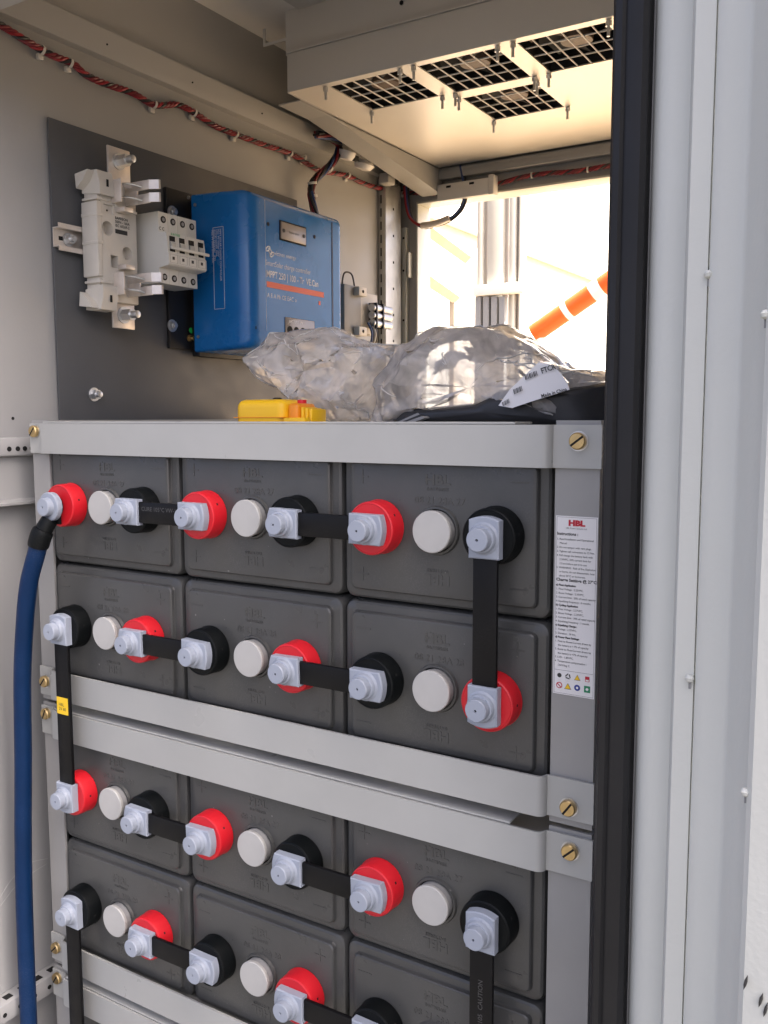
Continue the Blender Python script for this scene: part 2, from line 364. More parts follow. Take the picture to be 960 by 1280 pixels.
# front right jamb: gasket, gutter and the hinge side of the open door
zt, zb = 0.80, -1.2
link('gasket', MB().prism([(0.705, -0.088), (0.7045, -0.099), (0.7075, -0.1035), (0.7120, -0.1045), (0.7140, -0.1025), (0.7165, -0.1040), (0.7255, -0.1045), (0.7285, -0.101), (0.7285, -0.088)],
     lambda a, b: (a, b, zb), lambda a, b: (a, b, zt)), 'gasket_rubber', cab)
gut = [(0.7215, -0.0875), (0.7287, -0.0885), (0.7330, -0.098), (0.7380, -0.1035), (0.7445, -0.1075), (0.7520, -0.1095), (0.7580, -0.1100), (0.7605, -0.1130), (0.7615, -0.1270), (0.7640, -0.1302), (0.7690, -0.1312), (0.7760, -0.1318)]
link('door_jamb', MB().ribbon(gut, 0.003, zb, zt), 'jamb_paint', cab)
door = [(0.7768, -0.1290), (0.7772, -0.1335), (0.7785, -0.1352), (0.7850, -0.1375), (0.7920, -0.1395), (0.7965, -0.1412), (0.7990, -0.1430), (0.8005, -0.1460), (0.8040, -0.1530), (0.8095, -0.1620), (0.8150, -0.1690), (0.8166, -0.1730), (0.8168, -0.1765), (0.8200, -0.1800), (0.8600, -0.1880), (0.9700, -0.2050), (1.30, -0.245)]
link('hinge_side_strip', MB().box(0.7700, 0.7830, -0.1265, -0.1235, zb, zt), 'gasket_rubber', cab)  # rubber backing added to block light leaking through the door gap
dj = link('open_door', MB().ribbon(door, 0.003, zb, zt), 'jamb_paint', cab)
for p in (onY(886, 343, -0.1335), onY(862, 848, -0.1335), onY(957, 393, -0.1755), onY(932, 990, -0.1755)):
    link('weld_bead', MB().lathe([(0, -0.0028), (0.0022, -0.0018), (0.003, 0), (0.0020, 0.0020), (0, 0.0028)], p, (0, 0.2, 1), 14), 'jamb_paint', dj)
    link('weld_drip', MB().box(p.x-0.0008, p.x+0.0006, p.y+0.0010, p.y+0.0025, p.z-0.007, p.z-0.002), 'vent_side', dj)
for q in ((932, 1228), (951, 1250), (957, 1262)):
    p = onY(q[0], q[1], -0.183); link('scuff', MB().lathe([(0, -0.005), (0.0008, -0.002), (0.0009, 0.001), (0, 0.005)], p, (0.2, 0, 1), 8), 'print_black', dj)

# ================================================================== FAN TRAY
FT = thing('fan_tray', 'light grey steel fan tray hanging under the cabinet ceiling', 'fan tray', (0.36, 0.68, 0.66))
TX0, TX1, TY0, TY1, TZ = 0.033, 0.715, 0.437, 0.925, 0.660
FANS = [(0.158, 0.512), (0.308, 0.512), (0.458, 0.512), (0.304, 0.660)]
FH = 0.0600
bm_ = MB()
# bottom sheet with square openings: cut by a grid of strips
xs = sorted({TX0, TX1} | {round(v, 4) for fx, fy in FANS for v in (fx-FH, fx+FH)}); ys = sorted({TY0, TY1} | {round(v, 4) for fx, fy in FANS for v in (fy-FH, fy+FH)})
grid = {}
def gv(i, j):
    if (i, j) not in grid: grid[(i, j)] = bm_.bm.verts.new((xs[i], ys[j], TZ))
    return grid[(i, j)]
for i in range(len(xs)-1):
    for j in range(len(ys)-1):
        cx, cy = (xs[i]+xs[i+1])/2, (ys[j]+ys[j+1])/2
        if any(abs(cx-fx) < FH and abs(cy-fy) < FH for fx, fy in FANS): continue
        bm_.bm.faces.new((gv(i, j), gv(i+1, j), gv(i+1, j+1), gv(i, j+1)))
ext = bmesh.ops.extrude_face_region(bm_.bm, geom=list(bm_.bm.faces))
for v in [e for e in ext['geom'] if isinstance(e, bmesh.types.BMVert)]: v.co.z += 0.0018
link('bottom_sheet', bm_, 'tray_sheet', FT)
link('front_panel', MB().box(TX0, TX1, TY0-0.002, TY0-0.0002, TZ-0.001, 0.714, 0.0007), 'tray_paint', FT)
link('front_lip', MB().box(TX0, TX1, TY0-0.0045, TY0+0.004, 0.7145, 0.7165), 'tray_paint', FT)
link('side_panel', MB().box(TX0-0.002, TX0-0.0002, TY0, TY1, TZ-0.001, 0.714), 'tray_paint', FT)
link('upper_panel', MB().box(0.071, TX1, TY0+0.010, TY0+0.012, 0.718, 0.783), 'tray_paint', FT)
link('upper_end', MB().box(0.071, 0.073, TY0+0.012, TY1, 0.718, 0.783), 'tray_paint', FT)
link('panel_hole', MB().rod((0.225, TY0+0.0098, 0.748), (0.225, TY0+0.0092, 0.748), 0.0032, 12), 'hole_black', FT)
link('upper_flange', MB().box(0.045, TX1, TY0-0.03, TY0+0.010, 0.7795, 0.7815), 'tray_paint', FT)
# folded bracket in front of the tray
link('hanger', MB().box(0.018, 0.070, TY0+0.014, TY0+0.016, 0.720, 0.7845).box(-0.026, 0.018, TY0+0.014, TY0+0.016, 0.742, 0.746).box(-0.026, -0.022, TY0+0.014, TY0+0.016, 0.746, 0.768), 'tray_paint', FT)
# tapered support bracket on the left edge
link('support_bracket', MB().prism([(0.545, 0.6575), (0.938, 0.6575), (0.940, 0.612), (0.935, 0.611)], lambda a, b: (-0.012, a, b), lambda a, b: (0.030, a, b)), 'cabinet_paint', FT)
link('bracket_arm', MB().box(-0.012, 0.030, 0.47, 0.56, 0.6572, 0.6592), 'cabinet_paint', FT)

FAN_LABELS = ['square black cooling fan behind white wire grille, leftmost in the front row of the tray',
              'square black cooling fan behind wire grille, middle one of the front row of the tray',
              'square black cooling fan behind wire grille, next to the black door gasket',
              'square black cooling fan behind wire grille, alone in the back row of the tray']
f0 = None
def make_fan():
    t = thing('cooling_fan', '', 'fan', (0, 0, 0)); t['local'] = 1
    a = MB().box(-0.064, 0.064, -0.064, -0.0602, 0.003, 0.040).box(-0.064, 0.064, 0.0602, 0.064, 0.003, 0.040).box(-0.064, -0.0602, -0.0602, 0.0602, 0.003, 0.040).box(0.0602, 0.064, -0.0602, 0.0602, 0.003, 0.040)
    a.box(-0.0602, 0.0602, -0.0602, 0.0602, 0.0395, 0.041)
    link('fan_frame', a, 'fan_black', t)
    link('hub', MB().lathe([(0, 0), (0.021, 0.0), (0.022, 0.002), (0.022, 0.018), (0, 0.018)], (0, 0, 0.010), (0, 0, 1), 28), 'copper', t)
    bl = MB()
    for k in range(7):
        a0 = 2*math.pi*k/7
        P = []
        for rr in (0.0215, 0.052):
            for da, z in ((-0.28, 0.012), (0.28, 0.024)):
                P.append(Vector((rr*math.cos(a0+da*1.1), rr*math.sin(a0+da*1.1), z)))
        bl.quad(P[0], P[1], P[3], P[2])
    link('blades', bl, 'fan_black', t)
    gr = MB()
    n = 6
    for k in range(1, n):
        q = -FH + 2*FH*k/n
        gr.rod((q, -FH-0.001, 0.0016), (q, FH+0.001, 0.0016), 0.0011, 6)
    for k in range(1, 4):
        q = -FH + 2*FH*k/4
        gr.rod((-FH-0.001, q, 0.0030), (FH+0.001, q, 0.0030), 0.0011, 6)
    link('wire_grille', gr, 'white_plastic', t)
    for sx in (-1, 1):
        for sy in (-1, 1):
            x, y = sx*0.0640, sy*0.0640
            s_ = link('stud', MB().rod((x, y, -0.019), (x, y, 0.004), 0.0021, 10), 'zinc', t)
            link('nut', MB().rod((x, y, -0.007), (x, y, -0.001), 0.0042, 6), 'zinc', s_)
    link('wire_lead', MB().lathe([(0, -0.006), (0.006, -0.004), (0.009, 0), (0.006, 0.004), (0, 0.006)], (-0.045, -0.045, 0.012), (1, 0.6, 0), 12), 'copper', t)
    return t
for k, (fx, fy) in enumerate(FANS):
    if f0 is None: f0 = make_fan(); f = f0
    else: f = copy_tree(f0)
    f.location = (fx, fy, TZ); f['label'] = FAN_LABELS[k]; f['group'] = 'cooling fans in the ceiling tray'

# ================================================================== BATTERIES
W, HC = 0.21, 0.143
UL, UV, UR = 0.0455, 0.1045, 0.1625
ROWZ = [0.0715, -0.0715, -0.2725, -0.4155, -0.6165]
def rounded_rect(w, h, r, n=5):
    pts = []
    for cx, cy, a0 in ((w/2-r, h/2-r, 0), (-w/2+r, h/2-r, 90), (-w/2+r, -h/2+r, 180), (w/2-r, -h/2+r, 270)):
        for k in range(n+1):
            a = R(a0+90*k/n); pts.append((cx+r*math.cos(a), cy+r*math.sin(a)))
    return pts
def loft(loops, mb):
    """loops: (list of 2D pts, y) joined front-wards, cap at the end"""
    rings = [[mb.bm.verts.new((a, y, b)) for a, b in L] for L, y in loops]
    for A, B in zip(rings, rings[1:]):
        n = len(A)
        for k in range(n): mb.bm.faces.new((A[k], A[(k+1) % n], B[(k+1) % n], B[k]))
    mb.bm.faces.new(rings[-1]); mb.bm.faces.new(rings[0][::-1]); return mb
cw, ch = W-0.0030, HC-0.0025
case = loft([(rounded_rect(cw, ch, 0.007), 0.42), (rounded_rect(cw, ch, 0.009), 0.010), (rounded_rect(cw-0.002, ch-0.002, 0.010), 0.0066), (rounded_rect(cw-0.006, ch-0.006, 0.010), 0.0050),
             (rounded_rect(cw-0.0195, ch-0.0175, 0.006), 0.0044), (rounded_rect(cw-0.0205, ch-0.0185, 0.006), 0.0036), (rounded_rect(cw-0.0215, ch-0.0195, 0.006), 0.0008),
             (rounded_rect(cw-0.0235, ch-0.0215, 0.006), -0.0004), (rounded_rect(cw-0.027, ch-0.025, 0.005), -0.0008)], MB()).mesh('case', 28)
F0 = -0.0008       # front of raised panel
boot = MB().lathe([(0, 0.001), (0.0252, 0.001), (0.0250, -0.0), (0.0248, 0.0), (0.0245, 0.0165), (0.0240, 0.0182), (0.0228, 0.0190), (0.0222, 0.0186), (0, 0.0186)], (0, F0-0.0005, 0), (0, -1, 0), 56).mesh('boot', 30)
notch = MB().box(0.0232, 0.0247, -0.0125, -0.0105, 0.0010, 0.0032).mesh('notch')
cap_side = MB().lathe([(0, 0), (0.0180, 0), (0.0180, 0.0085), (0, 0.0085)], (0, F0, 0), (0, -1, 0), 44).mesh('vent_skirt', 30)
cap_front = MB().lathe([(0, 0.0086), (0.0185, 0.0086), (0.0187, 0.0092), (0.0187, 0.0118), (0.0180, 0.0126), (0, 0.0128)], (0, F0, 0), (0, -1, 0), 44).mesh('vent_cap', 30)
ring = MB().lathe([(0.0190, 0.0), (0.0190, 0.0022), (0.0196, 0.0030), (0.0212, 0.0028), (0.0222, 0.0)], (0, F0-0.0001, 0), (0, -1, 0), 44).mesh('vent_recess', 30)
well = MB().lathe([(0, 0.0004), (0.0191, 0.0004)], (0, F0, 0), (0, -1, 0), 44).mesh('well')
def emb(pos_left, num):
    e = 0.00034; y = F0-0.0001; L = []
    L.append(text_mesh('HBL', 0.0125, (UV+0.0, y, 0.0445), FRONT, e, 0.0003, 'CENTER', sx=1.15))
    L.append(text_mesh('BATTERIES', 0.0042, (UV+0.0, y, 0.0365), FRONT, e, 0.0, 'CENTER', sx=1.1))
    L.append(text_mesh('HBL', 0.0125, (UV+0.0, y, -0.0440), FRONT, e, 0.0003, 'CENTER', rot=math.pi, sx=1.15))
    L.append(text_mesh('BATTERIES', 0.0042, (UV+0.0, y, -0.0360), FRONT, e, 0.0, 'CENTER', rot=math.pi, sx=1.1))
    L.append(text_mesh(num, 0.0092, (UV+0.002, y, 0.0262), FRONT, e, 0.0, 'CENTER', sx=1.0))
    xp, xn = (0.026, 0.182) if pos_left else (0.182, 0.026)
    for s in (1, -1):
        mb = MB().prism([(xp+q[0], s*0.0455+q[1]) for q in ((-.0065, -.0006), (-.0006, -.0006), (-.0006, -.0065), (.0006, -.0065), (.0006, -.0006), (.0065, -.0006), (.0065, .0006), (.0006, .0006), (.0006, .0065), (-.0006, .0065), (-.0006, .0006), (-.0065, .0006))], lambda a, b: (a, y-e, b), lambda a, b: (a, y+0.0005, b))
        L.append(mb.mesh('plus_sign', 0)); L.append(MB().box(xn-0.008, xn+0.008, y-e, y+0.0005, s*0.0455-0.0006, s*0.0455+0.0006).mesh('minus_sign', 0))
    return L
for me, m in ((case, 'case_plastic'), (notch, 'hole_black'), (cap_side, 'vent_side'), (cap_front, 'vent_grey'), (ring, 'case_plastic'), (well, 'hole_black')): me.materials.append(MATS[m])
boot_red = boot.copy(); boot_red.materials.append(MATS['red_plastic']); boot.materials.append(MATS['black_plastic'])
NUM = {True: '08 21 28A 27', False: '08 21 28A 28'}
EMB = {k: emb(k, NUM[k]) for k in (True, False)}
for L in EMB.values():
    for m in L: m.materials.append(MATS['case_plastic'])
ORD_R = ['top row', 'second row', 'third row', 'fourth row', 'lowest row']
ORD_C = ['left end', 'middle', 'right end']
for r, zc in enumerate(ROWZ):
    for c in range(3):
        pl = (r % 2 == 0)
        t = thing('battery_cell', 'dark grey battery cell with red %s boot, %s of the %s' % ('left' if pl else 'right', ORD_C[c], ORD_R[r]), 'battery',
                  (c*W, 0, zc), 'battery cells in the rack'); t['local'] = 1
        link('case', case, None, t, (W/2, 0, 0)); 
        for u, red in ((UL, pl), (UR, not pl)):
            b = link('terminal_boot', boot_red if red else boot, None, t, (u, 0, 0)); b.rotation_euler.y = random.uniform(-0.5, 0.4)
            b['local'] = 1; link('notch', notch, None, b)
        v = link('vent_cap', cap_front, None, t, (UV, 0, 0)); v['local'] = 1; v.rotation_euler.y = random.uniform(0, 6)
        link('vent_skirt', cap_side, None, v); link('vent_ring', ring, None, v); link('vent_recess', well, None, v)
        [link('embossed_lettering' if k < 5 else ('plus_sign' if k % 2 else 'minus_sign'), m, None, t) for k, m in enumerate(EMB[pl])]

# connecting links -----------------------------------------------------
YB = F0-0.0005-0.0190     # front of a boot
def cover_mesh():
    a = MB()
    L0, hw = 0.0172, 0.0138
    pts = [(-L0, -hw), (L0-0.002, -hw)]
    for k in range(1, 8):
        t = -1+2*k/8; pts.append((L0-0.002+0.0032*(1-t*t), hw*t))
    pts += [(L0-0.002, hw), (-L0, hw)]
    sm = 0.0010
    ins = [(p[0]*(1-sm/L0), p[1]*(1-sm/hw)) for p in pts]
    rings = [[a.bm.verts.new((p[0], y, p[1])) for p in Q] for Q, y in ((pts, -0.0002), (pts, -0.0080), (ins, -0.0090))]
    n = len(pts)
    for A, B in zip(rings, rings[1:]):
        for k in range(n): a.bm.faces.new((A[k], A[(k+1) % n], B[(k+1) % n], B[k]))
    a.bm.faces.new(rings[-1]); a.bm.faces.new(rings[0][::-1])
    return a.mesh('terminal_cover', 30)
knob_me = MB().lathe([(0.0140, 0.0), (0.0122, 0.0016), (0.0118, 0.0045), (0.0112, 0.0053), (0.0100, 0.0056), (0.0097, 0.0120), (0.0090, 0.0128), (0.0012, 0.0129), (0.0011, 0.0110), (0, 0.0110)], (0, -0.0089, 0), (0, -1, 0), 36).mesh('cover_knob', 30)
pin_me = MB().lathe([(0, 0.0112), (0.00125, 0.0112)], (0, -0.0089, 0), (0, -1, 0), 10).mesh('pin_hole')
cov_me = cover_mesh()
cov_me.materials.append(MATS['cover_grey']); knob_me.materials.append(MATS['cover_grey']); pin_me.materials.append(MATS['hole_black'])
def term(r, c, side): return Vector((c*W+(UL if side == 'L' else UR), YB, ROWZ[r]))
def add_cover(t, p, ang, base=0.0):
    c = link('terminal_cover', cov_me, None, t, p - t.location + Vector((0, base, 0))); c['local'] = 1; c.rotation_euler.y = ang
    link('cover_knob', knob_me, None, c); link('pin_hole', pin_me, None, c); return c
def make_link(a, b, label, txt=None, sticker=False):
    d = b-a; L = d.length; vert = abs(d.z) > abs(d.x); mid = (a+b)/2
    t = thing('connecting_link', label, 'connector', mid, 'black links joining the battery cells'); t['local'] = 1
    mb = MB(); hw = 0.0112; ex = L/2-0.006
    y1, y0 = -0.0010, -0.0058
    if vert: mb.box(-hw, hw, y0, y1, -ex, ex, 0.0014, 2)
    else: mb.box(-ex, ex, y0, y1, -hw, hw, 0.0014, 2)
    sl = link('sleeve', mb, 'sleeve_black', t)
    jit = lambda: random.uniform(-0.03, 0.03)
    # rounded end points away from the partner
    if vert:
        add_cover(t, a, -math.pi/2 if a.z > b.z else math.pi/2); add_cover(t, b, math.pi/2 if a.z > b.z else -math.pi/2)
    else:
        add_cover(t, a, math.pi+jit()); add_cover(t, b, 0+jit())
    if txt:
        me = text_mesh(txt, 0.0062, (0, y0-0.0001, 0.004 if not vert else 0), FRONT, 0, 0, 'CENTER', rot=(math.pi/2 if vert else 0)); me.materials.append(MATS['sleeve_print'])
        link('sleeve_print', me, None, t)
    if sticker:
        s_ = link('yellow_sticker', MB().box(-0.0095, 0.0095, y0-0.0005, y0-0.0001, 0.000, 0.020), 'label_yellow', t)
        me = text_mesh('HBL\n2V 80', 0.0052, (-0.006, y0-0.0007, 0.014), FRONT, 0); me.materials.append(MATS['print_black']); s_['local'] = 1; link('sticker_print', me, None, s_)
    return t
ORD = ['top', 'second', 'third', 'fourth']
for r in range(4):
    pc = 'red' if r % 2 else 'black'; qc = 'black' if r % 2 else 'red'
    make_link(term(r, 0, 'R'), term(r, 1, 'L'), 'short level black link from left cell to middle cell in the %s row' % ORD[r], 'CURE 105°C VW-1' if r == 0 else None)
    make_link(term(r, 1, 'R'), term(r, 2, 'L'), 'short level black link from middle cell to right cell in the %s row' % ORD[r], None)
make_link(term(0, 2, 'R'), term(1, 2, 'R'), 'upright black link on the right end joining the two upper battery rows')
make_link(term(1, 0, 'L'), term(2, 0, 'L'), 'long upright black link with a yellow sticker beside the blue cable', None, True)
make_link(term(2, 2, 'R'), term(3, 2, 'R'), 'upright black link on the right end leaving the third row downward', 'E189105  CAUTION')
make_link(term(3, 0, 'L'), term(4, 0, 'L'), 'long upright black link at bottom left leaving the fourth row downward')

# rack modules ---------------------------------------------------------
def screw(parent, x, z, y):
    s_ = link('slotted_screw', MB().lathe([(0, 0), (0.0068, 0), (0.0070, 0.001), (0.0070, 0.0036), (0.0060, 0.0048), (0, 0.0050)], (x, y, z), (0, -1, 0), 24), 'brass', parent)
    a = random.uniform(0.4, 1.2); d = Vector((math.cos(a), 0, math.sin(a))); n_ = Vector((-d.z, 0, d.x)); p = Vector((x, y-0.0051, z))
    link('screw_slot', MB().quad(p-d*0.0064-n_*0.0009, p+d*0.0064-n_*0.0009, p+d*0.0064+n_*0.0009, p-d*0.0064+n_*0.0009), 'hole_black', s_)
    link('washer', MB().lathe([(0, 0), (0.0082, 0), (0.0082, -0.0006)], (x, y-0.0004, z), (0, -1, 0), 24), 'zinc', s_)
def strap_path():
    p = [(-0.0255, 0.0), (-0.004, 0.0), (-0.0005, -0.002), (0.002, -0.0068), (0.006, -0.0085), (0.624, -0.0085)]
    for k in range(1, 7):
        a = R(90*k/6); p.append((0.624+0.0075*math.sin(a), -0.001-0.0075*math.cos(a)))
    p += [(0.6345, 0.0), (0.6715, 0.0)]
    return [(x, y-0.0012) for x, y in p]
MODL = ['grey steel battery rack of the two upper rows, with the printed label on it', 'grey steel battery rack of the middle two rows', 'grey steel battery rack at the very bottom, mostly cut off']
for k in range(3):
    z0 = -0.344*k
    t = thing('battery_rack', MODL[k], 'rack', (0.32, 0.2, z0-0.171), 'stacked battery frames')
    for x0, x1 in ((-0.0255, 0.004), (0.632, 0.6695)):
        link('post', MB().box(x0, x1, 0.0022, 0.0052, z0-0.1715, z0+0.1685), 'rack_paint', t)
    link('side_plate', MB().box(0.6665, 0.6695, 0.0053, 0.44, z0-0.1715, z0+0.1685), 'rack_paint', t)
    link('side_plate', MB().box(-0.0255, -0.0225, 0.0053, 0.44, z0-0.1715, z0+0.1685), 'rack_paint', t)
    link('shelf', MB().box(-0.0223, 0.6663, 0.014, 0.44, z0+0.146, z0+0.149), 'rack_paint', t)
    link('shelf', MB().box(-0.0223, 0.6663, 0.014, 0.44, z0-0.149, z0-0.146), 'rack_paint', t)
    for za, zb_ in ((0.130, 0.165), (-0.165, -0.130)):
        s_ = link('strap', MB().ribbon(strap_path(), 0.0024, z0+za, z0+zb_), 'strap_paint', t)
    link('strap_flange', MB().box(0.006, 0.600, -0.0072, 0.030, z0+0.1652, z0+0.1672, 0.0006), 'strap_paint', t)
    for x, z in ((0.6525, 0.152), (0.6505, -0.154), (-0.0155, 0.1555), (-0.0155, -0.148)):
        screw(t, x, z0+z, -0.0013)

# ------------------------------------------------------------------ printed label on the post
lb = thing('instruction_label', 'white printed instruction sticker with red heading on the right rack post', 'label', (0.6515, 0.0015, 0.0155))
LX0, LX1, LZ0, LZ1, LY = 0.6335, 0.6690, -0.0590, 0.0908, 0.0016
link('backing', MB().box(LX0, LX1, LY, LY+0.0005, LZ0, LZ1), 'label_white', lb)
bd = MB(); b_ = 0.0009
for a in ((LX0+b_, LX1-b_, LZ1-b_-0.0002, LZ1-b_), (LX0+b_, LX1-b_, LZ0+b_, LZ0+b_+0.0002), (LX0+b_, LX0+b_+0.0002, LZ0+b_, LZ1-b_), (LX1-b_-0.0002, LX1-b_, LZ0+b_, LZ1-b_), (LX0+b_, LX1-b_, LZ0+0.0205, LZ0+0.0207)):
    bd.quad((a[0], LY-0.0001, a[2]), (a[1], LY-0.0001, a[2]), (a[1], LY-0.0001, a[3]), (a[0], LY-0.0001, a[3]))
link('border', bd, 'print_black', lb)
def lt(body, size, x, z, m='print_black', bold=0.0, align='LEFT', sx=1.0, line=1.0):
    me = text_mesh(body, size, (x, LY-0.00015, z), FRONT, 0, bold, align, sx=sx, line=line); me.materials.append(MATS[m]); return me
link('heading', lt('HBL', 0.0062, (LX0+LX1)/2, LZ1-0.0058, 'label_red', 0.0004, 'CENTER', 1.25), None, lb)
L_ = [lt('HBL Power Systems Ltd.', 0.0018, (LX0+LX1)/2, LZ1-0.0100, align='CENTER')]
rows = [('B', 'Instructions :'), ('n', '1. Read Installation and Operational'), ('n', '    Manual'), ('n', '2. Do not tamper with vent plugs.'), ('n', '3. Tighten cell connectors to 12 Nm.'),
 ('n', '4. Full charge the battery bank with'), ('n', '    2.30VPC, 20% current limit for'), ('n', '    12 hrs before put in to use'), ('n', '5. WARNING : Risk of fire, Explosion'), ('n', '    or burns, do not disassemble, heat'), ('n', '    above 50°C or Incinerate.'),
 ('B', 'Charge Settings @ 27°C:'), ('b', 'a) Float Application'), ('n', '1. Float Voltage : 2.25VPC,'), ('n', '2. Boost Voltage : 2.30VPC,'), ('n', '3. Current limit : 20% of rated capacity'), ('n', '4. Equalizing frequency : 6 months.'),
 ('b', 'b) Cycling Application'), ('n', '1. Float Voltage : 2.27VPC,'), ('n', '2. Boost Voltage : 2.30VPC,'), ('n', '3. Current limit : 30% of rated capacity'), ('n', '4. Equalizing frequency : 1 month.'),
 ('b', 'c) Equalizing Charge :'), ('n', '1. Voltage : 2.35VPC,'), ('n', '2. Duration : 24 hrs,'), ('b', 'd) Power Plant Settings:'), ('n', '1. Float to Boost:Current drawn by'), ('n', '    the battery is > 7% of capacity'), ('n', '2. Boost to Float:Current drawn by'), ('n', '    the battery is <7% of capacity'),
 ('n', '3. LVD - 1.85VPC,'), ('n', '4. Temperature compensation :'), ('n', '    -3mV/deg C.')]
zc = LZ1-0.0148
for kind, s_ in rows:
    big = kind == 'B'
    L_.append(lt(s_, 0.0034 if big else 0.00225, LX0+0.0013, zc, bold=0.00012 if kind in 'Bb' else 0.00002, sx=0.95 if not big else 1.0))
    zc -= 0.00445 if big else 0.00338
link('lettering', join_meshes('lettering', L_), 'print_black', lb)
def disc(x, z, r, m, seg=20, y=0.0):
    if seg == 3: return link('pictogram', MB().quad(*[(x+r*math.cos(R(90+120*k)), LY-0.00015-y, z-r*0.2+r*math.sin(R(90+120*k))) for k in range(3)]), m, lb)
    return link('pictogram', MB().lathe([(0, 0), (r, 0)], (x, LY-0.00015-y, z), (0, -1, 0), seg), m, lb)
iz1, iz2 = LZ0+0.0160, LZ0+0.0075
xs_ = [LX0+0.0055, LX0+0.0130, LX0+0.0210, LX0+0.0295]
disc(xs_[0], iz1, 0.0019, 'print_black'); disc(xs_[2], iz1, 0.0032, 'print_black', 3); disc(xs_[2], iz1, 0.0027, 'label_yellow', 3, 0.0001)
for k in range(3):
    a = R(90+120*k); link('pictogram', MB().rod((xs_[1]+0.0022*math.cos(a), LY-0.0002, iz1+0.0022*math.sin(a)), (xs_[1]+0.0022*math.cos(a+1.6), LY-0.0002, iz1+0.0022*math.sin(a+1.6)), 0.00045, 6), 'print_black', lb)
link('pictogram', MB().box(xs_[3]-0.0018, xs_[3]+0.0018, LY-0.0002, LY-0.0001, iz1-0.0022, iz1+0.0022), 'label_red', lb)
link('pictogram', MB().box(xs_[3]-0.0013, xs_[3]+0.0013, LY-0.0003, LY-0.0002, iz1-0.0018, iz1-0.0004), 'label_white', lb)
disc(xs_[0], iz2, 0.0027, 'label_red'); disc(xs_[0], iz2, 0.0020, 'label_white', 20, 0.0001); link('pictogram', MB().rod((xs_[0]-0.0018, LY-0.0003, iz2+0.0018), (xs_[0]+0.0018, LY-0.0003, iz2-0.0018), 0.0004, 6), 'label_red', lb)
disc(xs_[1], iz2, 0.0035, 'print_black', 3); disc(xs_[1], iz2, 0.0029, 'label_yellow', 3, 0.0001); disc(xs_[2], iz2, 0.0026, 'label_blue'); disc(xs_[2], iz2, 0.0010, 'label_white', 20, 0.0001)
link('pictogram', MB().box(xs_[3]-0.0026, xs_[3]+0.0026, LY-0.0002, LY-0.0001, iz2-0.0028, iz2+0.0028), 'label_green', lb); disc(xs_[3], iz2, 0.0013, 'label_white', 6, 0.0002)
link('pictogram_captions', join_meshes('cap', [lt('NOTE', 0.0013, x, z, align='CENTER') if 0 else lt('. . . . .', 0.0016, x, z, align='CENTER') for x in xs_ for z in (iz1-0.0034, iz2-0.0040)]), 'print_black', lb)

# ------------------------------------------------------------------ blue cable
pc = thing('power_cable', 'thick blue power cable hanging from the upper left red terminal', 'cable', (-0.03, -0.035, -0.9))
P0 = Vector((UL, YB-0.004, ROWZ[0]))
path = [P0+Vector((0.001, -0.006, -0.010)), onY(52, 668, -0.040), onY(45, 694, -0.042), onY(36, 730, -0.042), onY(31, 780, -0.040), onY(28, 850, -0.036), onY(29, 950, -0.034), onY(29, 1050, -0.034), onY(31, 1150, -0.034), onY(36, 1280, -0.034), Vector((-0.036, -0.034, -0.75)), Vector((-0.036, -0.030, -1.1))]
sp = smooth_path(path, 10)
link('jacket', MB().tube(sp[14:], 0.0100, 20), 'cable_blue', pc)
link('heat_shrink', MB().tube(sp[3:9], [0.0092, 0.0094, 0.0095, 0.0096, 0.0098, 0.0099], 20), 'black_plastic', pc)
link('heat_shrink', MB().tube(sp[8:17], [0.0112, 0.0120, 0.0121, 0.0120, 0.0121, 0.0120, 0.0120, 0.0119, 0.0114], 20), 'black_plastic', pc)
link('lug', MB().rod(P0, P0+Vector((0, -0.004, 0)), 0.0125, 28).box(P0.x-0.009, P0.x+0.009, P0.y-0.0045, P0.y-0.0005, P0.z-0.020, P0.z), 'black_plastic', pc)
q = link('terminal_cover', MB().lathe([(0, 0), (0.0165, 0), (0.0165, 0.0055), (0.0155, 0.0065), (0.0105, 0.0066), (0.0100, 0.0135), (0.0092, 0.0142), (0.0012, 0.0142), (0.0011, 0.012), (0, 0.012)], P0+Vector((0, -0.0045, 0)), (0, -1, 0), 40), 'cover_grey', pc)
link('pin_hole', MB().lathe([(0, 0.0122), (0.0012, 0.0122)], P0+Vector((0, -0.0045, 0)), (0, -1, 0), 10), 'hole_black', q)

# ================================================================== LEFT WALL EQUIPMENT
XP = XW+0.006
mp_ = thing('mounting_plate', 'dark grey steel mounting plate bolted to the left cabinet wall', 'plate', (XW, 0.35, 0.16))
link('sheet', MB().box(XW+0.003, XP, 0.078, 0.592, 0.10, 0.5445, 0.0008), 'plate_grey', mp_)
def bolt(parent, p, r=0.0072, h=0.010, m='zinc', axis=Vector((1, 0, 0)), name='bolt'):
    p = Vector(p)
    b = link(name, MB().rod(p+axis*0.0015, p+axis*(0.0015+h*0.6), r, 6), m, parent)
    link('washer', MB().rod(p+axis*0.0002, p+axis*0.0015, r*1.35, 22), m, b)
    link('bolt_end', MB().rod(p+axis*(0.0015+h*0.6), p+axis*(0.0015+h), r*0.62, 16, bev=0.0006), m, b)
    return b
b = onX(121, 493, XP+0.006); bolt(mp_, (XP, b.y, b.z), 0.0068, 0.012)
